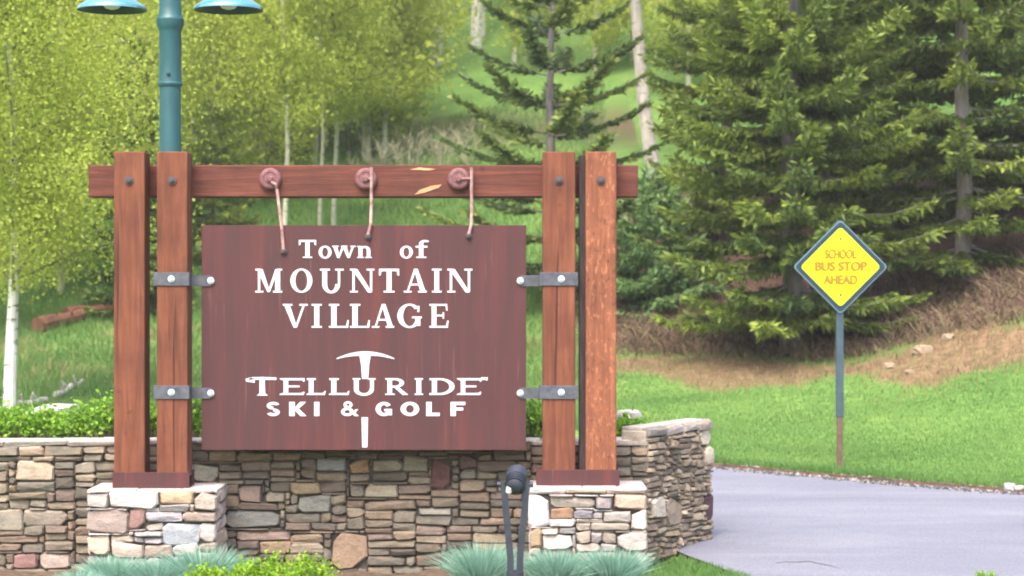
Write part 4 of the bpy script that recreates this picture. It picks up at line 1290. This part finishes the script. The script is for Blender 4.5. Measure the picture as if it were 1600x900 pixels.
S1 = spruce(1235, 39.5, 17, 2.75, "big spruce with grey trunk base left of the yellow sign's post", nwh=31, nbr=11, clear=0.045, tr=0.21, seed=1, power=0.62)
spruce(1503, 41.0, 18, 2.5, "tall spruce with bare pale trunk showing at the right", nwh=30, nbr=8, clear=0.035, tr=0.17, seed=2, barkm="sprbark_l", dens=0.9, power=0.55, tmean=0.38)
def spruce_copy(src, px, Y, sc, rz, label):
    X = (px - 800) / F * Y
    e = empty("spruce_tree", (X, Y, float(hz(X, Y))), rz); e.scale = (sc, sc, sc * 0.97)
    tag(e, label, "tree", "spruces")
    for ch in list(src.children):
        c = ch.copy(); col.objects.link(c); c.parent = e
spruce_copy(S1, 1385, 46.5, 1.02, 1.3, "spruce behind the yellow sign between the two big trunks")
spruce_copy(S1, 1618, 45.0, 0.98, 2.6, "spruce cut by the right picture edge")
spruce_copy(S1, 1290, 53.0, 1.04, 4.1, "rear spruce seen above the yellow sign")
spruce(1135, 50.0, 14, 2.2, "spruce filling the gap right of the leaning aspen", nwh=24, nbr=8, clear=0.03, tr=0.18, seed=5, power=0.7, tmean=0.42)
spruce(1018, 45.0, 3.0, 1.6, "small bluish spruce beside the flaking right sign post", mat="spruce_blue", nwh=13, nbr=9, clear=0.0, tr=0.07, seed=6, power=0.75, twl=0.3, tmean=0.5)
spruce(862, 46.0, 10.6, 3.1, "sparse open spruce behind the frame's right end", mat="spruce_dark", nwh=13, nbr=6, clear=0.08, tr=0.15, seed=7, dens=1.4, power=0.9, gap=1, twl=0.26, up=0.16, droop=-0.02, tmean=0.38, hang=0, cw=0.045, reg=True)
spruce(212, 48.0, 6.6, 1.5, "thin dark spruce behind the lamp pole", mat="spruce_dark", nwh=15, nbr=6, clear=0.03, tr=0.08, seed=8, gap=1, twl=0.26, cw=0.06)
spruce(330, 54.0, 4.2, 1.7, "low bushy spruce right of the lamp pole", mat="spruce", nwh=12, nbr=8, clear=0.0, tr=0.07, seed=11, twl=0.3, tmean=0.5)

# leafy shrubs behind the wall
def shrub(px, Y, z0, rx, h, label, n=1500, size=0.055, mat="shrub", name="leafy_shrub", seed=0, group=None):
    r = np.random.default_rng(900 + seed)
    X = (px - 800) / F * Y
    e = empty(name, (X, Y, z0)); tag(e, label, "shrub", group)
    st = MB()
    tips = []
    for k in range(26):
        az = r.uniform(0, 6.28); rr = math.sqrt(r.uniform(0, 1)) * rx * 0.9
        hh = h * (1 - 0.45 * (rr / rx) ** 2) * r.uniform(0.75, 1.1)
        p = (rr * math.cos(az), rr * math.sin(az) * 0.8, hh)
        st.tube([(p[0] * .2, p[1] * .2, -0.05), (p[0] * .7, p[1] * .7, hh * .5), p], [0.009, 0.006, 0.003], 4, cap=False)
        tips.append(p)
    st.build("stems", M["twig"], e)
    tips = np.array(tips)
    C = tips[r.integers(0, len(tips), n)]
    C = C * np.stack([r.uniform(0.75, 1.05, n)] * 2 + [r.uniform(0.25, 1.0, n) ** 0.6], 1) + r.normal(0, 0.05, (n, 3))
    V, Fq = leaf_quads(C, size, r, aspect=0.6)
    np_mesh("leaves", V, Fq, M[mat], e, tint=np.clip(r.normal(0.5, 0.25, n), 0, 1))
    return e
G1 = "green shrubs behind the wall"
for i, (px, h, lab) in enumerate([(-28, 0.42, "bright green shrub cut by the left picture edge above the wall"),
        (22, 0.40, "bright green shrub at the foot of the white aspen trunk"),
        (72, 0.34, "bright green shrub in front of the flat grey rock"),
        (120, 0.40, "bright green shrub between the grey rock and the left sign post"),
        (165, 0.46, "bright green shrub touching the leftmost sign post"),
        (234, 0.44, "bright green shrub showing between the two left sign posts"),
        (305, 0.46, "bright green shrub between second post and steel panel"),
        (832, 0.42, "bright green shrub between steel panel and third post"),
        (985, 0.24, "small green shrub behind the wall right of the flaking post")]):
    shrub(px, 21.55, 1.12, 0.25, h, lab, 1500, 0.05, seed=i, group=G1)

# fescue tufts in front of the wall
def fescue(px, Y, rad, h, label, n=1300, seed=0, mat="fescue", name="fescue_tuft"):
    r = np.random.default_rng(1200 + seed)
    X = (px - 800) / F * Y
    az = r.uniform(0, 6.28, n); rr = np.sqrt(r.uniform(0, 1, n))
    B = np.stack([np.cos(az) * rr * rad * 0.35, np.sin(az) * rr * rad * 0.35, np.full(n, 0.0)], 1)
    tilt = rr * 0.95 * r.uniform(0.5, 1.15, n)
    D = np.stack([np.cos(az) * np.sin(tilt) * (rad / h) * .9, np.sin(az) * np.sin(tilt) * (rad / h) * .9, np.cos(tilt)], 1)
    V, Fa, Fb_ = blades(B, D, h * r.uniform(0.7, 1.12, n), r.uniform(0.006, 0.011, n), r, 0.22)
    tn = np.clip(r.normal(0.5, 0.25, n), 0, 1)
    o = np_mesh(name, V, [Fa, Fb_], M[mat], tint=np.concatenate([tn, tn]))
    o.location = (X, Y, -0.07)
    tag(o, label, "grass tuft", "blue fescue tufts in front of the wall")
for i, (px, Y, rad, h, lab) in enumerate([(178, 19.15, 0.36, 0.37, "blue-green fescue tuft at the left pedestal's outer corner"),
        (318, 19.25, 0.55, 0.47, "widest blue-green fescue tuft, at the left pedestal's inner corner"),
        (246, 19.05, 0.40, 0.36, "blue-green fescue tuft in front of the left pedestal's middle"),
        (752, 19.2, 0.40, 0.50, "blue-green fescue tuft left of the floodlight"),
        (868, 19.2, 0.38, 0.44, "blue-green fescue tuft just right of the floodlight"),
        (958, 19.2, 0.36, 0.45, "blue-green fescue tuft below the right end of the right pedestal"),
        (125, 18.7, 0.3, 0.28, "smallest blue-green fescue tuft at the lower left")]):
    fescue(px, Y, rad, h, lab, seed=i)
for i, (px, Y, rx, h, lab) in enumerate([(455, 18.7, 0.46, 0.34, "lime green mounded plant below the middle of the wall"), (330, 18.3, 0.24, 0.26, "small lime green plant in front of the widest fescue"),
        (395, 18.5, 0.26, 0.28, "lime green plant left of the big lime mound")]):
    shrub(px, Y, -0.07, rx, h + 0.04, lab, 2200, 0.04, mat="lime", name="lime_plant", seed=40 + i, group="lime plants in front of the wall")

# grass: blades as one mass each
def grass(name, X, Y, h, w, mat, label, seed=0, tintm=0.5, dz=0.0, keep=None):
    r = np.random.default_rng(seed)
    Z = hz(X, Y) + dz
    n = len(X)
    B = np.stack([X, Y, Z - 0.01], 1)
    D = np.stack([r.normal(0, .35, n), r.normal(0, .35, n), np.ones(n)], 1)
    D = unit(D)
    side = unit(np.cross(D, r.normal(size=(n, 3))))
    tip = B + D * h[:, None]
    V = np.stack([B - side * w[:, None] / 2, B + side * w[:, None] / 2, tip], 1).reshape(-1, 3)
    Ft = np.arange(3 * n).reshape(n, 3)
    patch = 0.12 * np.sin(X * 2.1 + 1.3 * np.sin(Y)) + 0.1 * np.sin(Y * 3 + X)
    o = np_mesh(name, V, Ft, M[mat], tint=np.clip(r.normal(tintm, 0.2, n) + patch, 0, 1))
    tag(o, label, "grass", kind="stuff")
r = np.random.default_rng(8)
n = 110000
X = r.uniform(1.2, 12.5, n); v = r.uniform(0.02, 13.5, n) ; Y = ye(X) + v
k = r.uniform(0, 1, n) > dryness(X, Y) * 1.25
X, Y = X[k], Y[k]; n = len(X)
grass("lawn_grass", X, Y, r.uniform(0.04, 0.075, n), r.uniform(0.010, 0.018, n), "grass", "mown green lawn beyond the road", 21)
n = 14000
X = r.uniform(1.2, 12.5, n); Y = ye(X) + np.abs(r.normal(0, 0.35, n))
grass("edge_grass", X, Y, r.uniform(0.05, 0.12, n), r.uniform(0.010, 0.018, n), "grass", "longer ragged grass along the road's far edge", 26)
n = 26000
X = r.uniform(0.8, 12.5, n); v = r.uniform(7.5, 16, n); Y = ye(X) + v
k = r.uniform(0, 1, n) < dryness(X, Y) * 0.7
X, Y = X[k], Y[k]; n = len(X)
grass("dry_grass", X, Y, r.uniform(0.06, 0.2, n), r.uniform(0.012, 0.022, n), "tan", "dry tan grass along the foot of the spruces", 22)
n = 110000
Y = r.uniform(32.5, 72, n); X = (r.uniform(-120, 945, n) - 800) / F * Y
grass("hill_grass", X, Y, r.uniform(0.10, 0.28, n), r.uniform(0.018, 0.034, n), "grass", "rough green grass on the hillside behind the sign", 23, 0.55)
n = 16000
Y = r.uniform(18.6, 21.4, n); X = r.uniform(0.6, 2.28, n)
k = (X < road_left(Y) + 0.05) & (Y < 20.0 + np.clip(X - 1.3, 0, 1) * 1.85)
X, Y = X[k], Y[k]; n = len(X)
grass("verge_grass", X, Y, r.uniform(0.04, 0.09, n), r.uniform(0.008, 0.014, n), "grass", "strip of green grass at the foot of the wing wall", 24, 0.7, dz=0.05)
# small weed on the road edge, lower right
def weed(px, py, Y, label, seed):
    r = np.random.default_rng(seed); n = 120
    X = (px - 800) / F * Y
    az = r.uniform(0, 6.28, n)
    B = np.stack([np.cos(az) * .03, np.sin(az) * .03, np.zeros(n)], 1)
    D = np.stack([np.cos(az) * r.uniform(0, .9, n), np.sin(az) * r.uniform(0, .9, n), np.ones(n)], 1)
    V, Fa, Fb_ = blades(B, D, r.uniform(0.08, 0.17, n), r.uniform(0.008, 0.014, n), r)
    o = np_mesh("weed", V, [Fa, Fb_], M["lime"], tint=np.clip(r.normal(.4, .2, 2 * n), 0, 1)); o.location = (X, Y, 0.003)
    tag(o, label, "weed")
weed(1542, 897, 19.1, "small green weed at the road's near edge, lower right", 4)

# bare grey shrubs up the slope
def bare_shrub(px, Y, h, rad, label, seed, mat="twig"):
    r = np.random.default_rng(seed)
    X = (px - 800) / F * Y
    st = MB()
    for k in range(16):
        az = r.uniform(0, 6.28); q = r.uniform(0.1, 1) * rad
        hh = h * r.uniform(0.6, 1.05) * (1 - 0.3 * q / rad)
        a = Vector((0.15 * math.cos(az), 0.15 * math.sin(az), -0.1)); b = Vector((q * .5 * math.cos(az), q * .5 * math.sin(az), hh * .5)); c = Vector((q * math.cos(az), q * math.sin(az), hh))
        tn = r.uniform(0, 1)
        st.tube([a, b, c], [0.022, 0.015, 0.006], 3, cap=False, tint=tn)
        for m in range(7):
            f = r.uniform(0.35, 1); p = b.lerp(c, (f - .35) / .65)
            d = Vector(r.normal(0, 1, 3)); d.z = abs(d.z) + 0.4; d.normalize()
            st.tube([p, p + d * r.uniform(0.3, 0.7)], [0.010, 0.004], 3, cap=False, tint=tn)
    o = st.build("bare_shrub", M[mat])
    at = o.data.attributes.new("tint", 'FLOAT', 'FACE'); at.data.foreach_set("value", st.t)
    o.location = (X, Y, float(hz(X, Y))); tag(o, label, "shrub", "leafless shrubs on the slope")
for i, (px, Y, h, rad, lab) in enumerate([(590, 62, 1.5, 0.9, "leafless grey shrub above the beam's middle boss"), (640, 63, 1.7, 1.1, "leafless grey-brown shrub in the middle of the slope"),
        (690, 63.5, 1.4, 1.0, "leafless pinkish shrub above the beam's right boss"), (738, 64, 1.4, 1.3, "low leafless shrub left of the sparse spruce"), (390, 63, 2.4, 1.3, "leafless grey shrub right of the low bushy spruce")]):
    bare_shrub(px, Y, h, rad, lab, 60 + i)

# brown brush under the spruces: one tangled mass
r = np.random.default_rng(31)
n = 15000
X = r.uniform(1.4, 12, n); v = r.uniform(12.6, 19, n); Y = ye(X) + v
hgt = r.uniform(0.15, 0.75, n) * (0.5 + 0.5 * np.sin(X * 1.7 + 0.6 * Y) ** 2)
B = np.stack([X, Y, hz(X, Y) - .02], 1)
D = np.stack([r.normal(0, .7, n), r.normal(0, .7, n), np.ones(n)], 1)
V, Fa, Fb_ = blades(B, D, hgt, r.uniform(0.012, 0.03, n), r, 0.3)
tn = np.clip(r.normal(.5, .25, n), 0, 1)
o = np_mesh("dry_brush", V, [Fa, Fb_], M["brush"], tint=np.concatenate([tn, tn]))
tag(o, "brown tangled brush and dead twigs under the spruces", "brush", kind="stuff")

# logs and rocks
def log(p0, p1, r0, r1, mat, label, seed):
    r = np.random.default_rng(seed)
    p0, p1 = Vector(p0), Vector(p1)
    st = MB()
    pts = [p0.lerp(p1, k / 6) + Vector(r.normal(0, 0.02, 3)) for k in range(7)]
    st.tube(pts, [r0 + (r1 - r0) * k / 6 + r.normal(0, .008) for k in range(7)], 10)
    for k in range(3):
        p = p0.lerp(p1, 0.2 + 0.25 * k); d = Vector((r.normal(0, .3), -0.6, 0.8)).normalized()
        st.tube([p, p + d * 0.22], [0.03, 0.015], 5)
    c = (p0 + p1) / 2
    st.v = [(a[0] - c.x, a[1] - c.y, a[2] - c.z) for a in st.v]
    o = st.build("fallen_log", M[mat], smooth_=True); o.location = c
    tag(o, label, "log")
def onhill(px, Y, up):
    X = (px - 800) / F * Y
    return (X, Y, float(hz(X, Y)) + up)
log(onhill(58, 45.6, 0.16), onhill(128, 46.8, 0.18), 0.19, 0.14, "log", "dark red-brown fallen log on the left hillside", 1)
log(onhill(105, 47.0, 0.17), onhill(185, 48.0, 0.12), 0.16, 0.10, "log", "thinner red-brown log lying farther up toward the leftmost post", 2)
log(onhill(28, 36.2, 0.08), onhill(72, 37.0, 0.08), 0.07, 0.06, "palelog", "bleached log next to the white aspen trunk", 3)
log(onhill(88, 37.6, 0.06), onhill(132, 39.4, 0.06), 0.06, 0.04, "palelog", "slim bleached branch on the grass below the red logs", 4)
def rock(loc, s, label, seed, mat="rock"):
    r = np.random.default_rng(seed)
    import bmesh
    bm = bmesh.new(); bmesh.ops.create_icosphere(bm, subdivisions=3, radius=1)
    ph = r.uniform(0, 6, 6)
    for v in bm.verts:
        c = v.co
        k = 1 + 0.16 * math.sin(3 * c.x + ph[0]) + 0.14 * math.sin(4 * c.y + ph[1]) * math.cos(3 * c.z + ph[2]) + 0.06 * math.sin(9 * c.x + 7 * c.z + ph[3])
        q = [max(-0.8, min(0.8, a * k)) for a in c]
        v.co = (q[0] * s[0], q[1] * s[1], q[2] * s[2])
    me = bpy.data.meshes.new("rock"); bm.to_mesh(me); bm.free(); me.materials.append(M[mat])
    o = bpy.data.objects.new("rock", me); col.objects.link(o); o.location = loc; o.rotation_euler = (0, 0, r.uniform(0, 3))
    tag(o, label, "rock")
rock(P(84, 645, 23.2), (0.36, 0.3, 0.12), "flat pale grey rock behind the green shrubs at left", 1)
rock(P(982, 652, 22.2), (0.18, 0.16, 0.10), "pale rock on the bed behind the flaking right post", 2)
for i, (px, Y, s, lab) in enumerate([(1392, 36.2, 0.14, "left rock on the tan mound right of the yellow sign"), (1440, 36.6, 0.22, "largest pale rock on the tan mound at right"), (1482, 36.9, 0.15, "right-hand rock on the tan mound"), (1420, 35.6, 0.10, "smallest rock low on the tan mound")]):
    X = (px - 800) / F * Y
    rock((X, Y, float(hz(X, Y)) + s * 0.2), (s, s * .8, s * .55), lab, 10 + i, 'moundrock')
for i, (px, lab, s) in enumerate([(1578, "pale stone at the road edge far right", 0.08), (1592, "smaller pale stone beside the one at the far right road edge", 0.05), ]):
    Y = 26.0
    for _ in range(8): Y = float(ye((px - 800) / F * Y)) + 0.02
    X = (px - 800) / F * Y
    rock((X, Y, float(hz(X, Y + 0.1)) + 0.01), (s * 1.4, s, s * .8), lab, 30 + i)
# crumbled asphalt and gravel along the lawn edge
r = np.random.default_rng(91); n = 5200
X = r.uniform(1.6, 12, n); v = r.normal(-0.10, 0.10, n); Y = ye(X) + v
Zg = np.where(v < 0, np.maximum(0.037 * (Y - 20), 0) + 0.008, hz(X, Y))
C = np.stack([X, Y, Zg], 1); sz_ = r.uniform(0.006, 0.026, n) * np.where(r.uniform(0, 1, n) < 0.04, 2.0, 1)
oct_ = np.array([[1, 0, 0], [0, 1, 0], [-1, 0, 0], [0, -1, 0], [0, 0, .8], [0, 0, -.5]])
V = (C[:, None, :] + oct_[None] * sz_[:, None, None] * r.uniform(.6, 1.3, (n, 6, 1))).reshape(-1, 3)
fo = np.array([[0, 1, 4], [1, 2, 4], [2, 3, 4], [3, 0, 4], [1, 0, 5], [2, 1, 5], [3, 2, 5], [0, 3, 5]])
Fo = (fo[None] + (np.arange(n) * 6)[:, None, None]).reshape(-1, 3)
o = np_mesh("edge_gravel", V, Fo, M["gravel"], tint=np.repeat(r.uniform(0, 1, n), 8))
tag(o, "dark crumbled gravel along the far edge of the road", "gravel", kind="stuff")
print("tris approx", sum(len(m.loops) - 2 * len(m.polygons) for m in bpy.data.meshes))


# ------------------------------------------------------------------ thin mountain haze
hb = MB(); hb.box(-330, 330, -45, 470, -6, 190)
hz_o = hb.build("haze", None)
hm = bpy.data.materials.new("thin_haze"); hm.use_nodes = True
nt = hm.node_tree; nt.nodes.remove(nt.nodes["Principled BSDF"])
pv = nt.nodes.new("ShaderNodeVolumePrincipled")
pv.inputs["Color"].default_value = (0.95, 0.96, 0.95, 1)
pv.inputs["Density"].default_value = 0.0005
nt.links.new(pv.outputs[0], nt.nodes["Material Output"].inputs["Volume"])
hz_o.data.materials.append(hm)
tag(hz_o, "thin pale mountain haze over the whole place", "haze", kind="stuff")
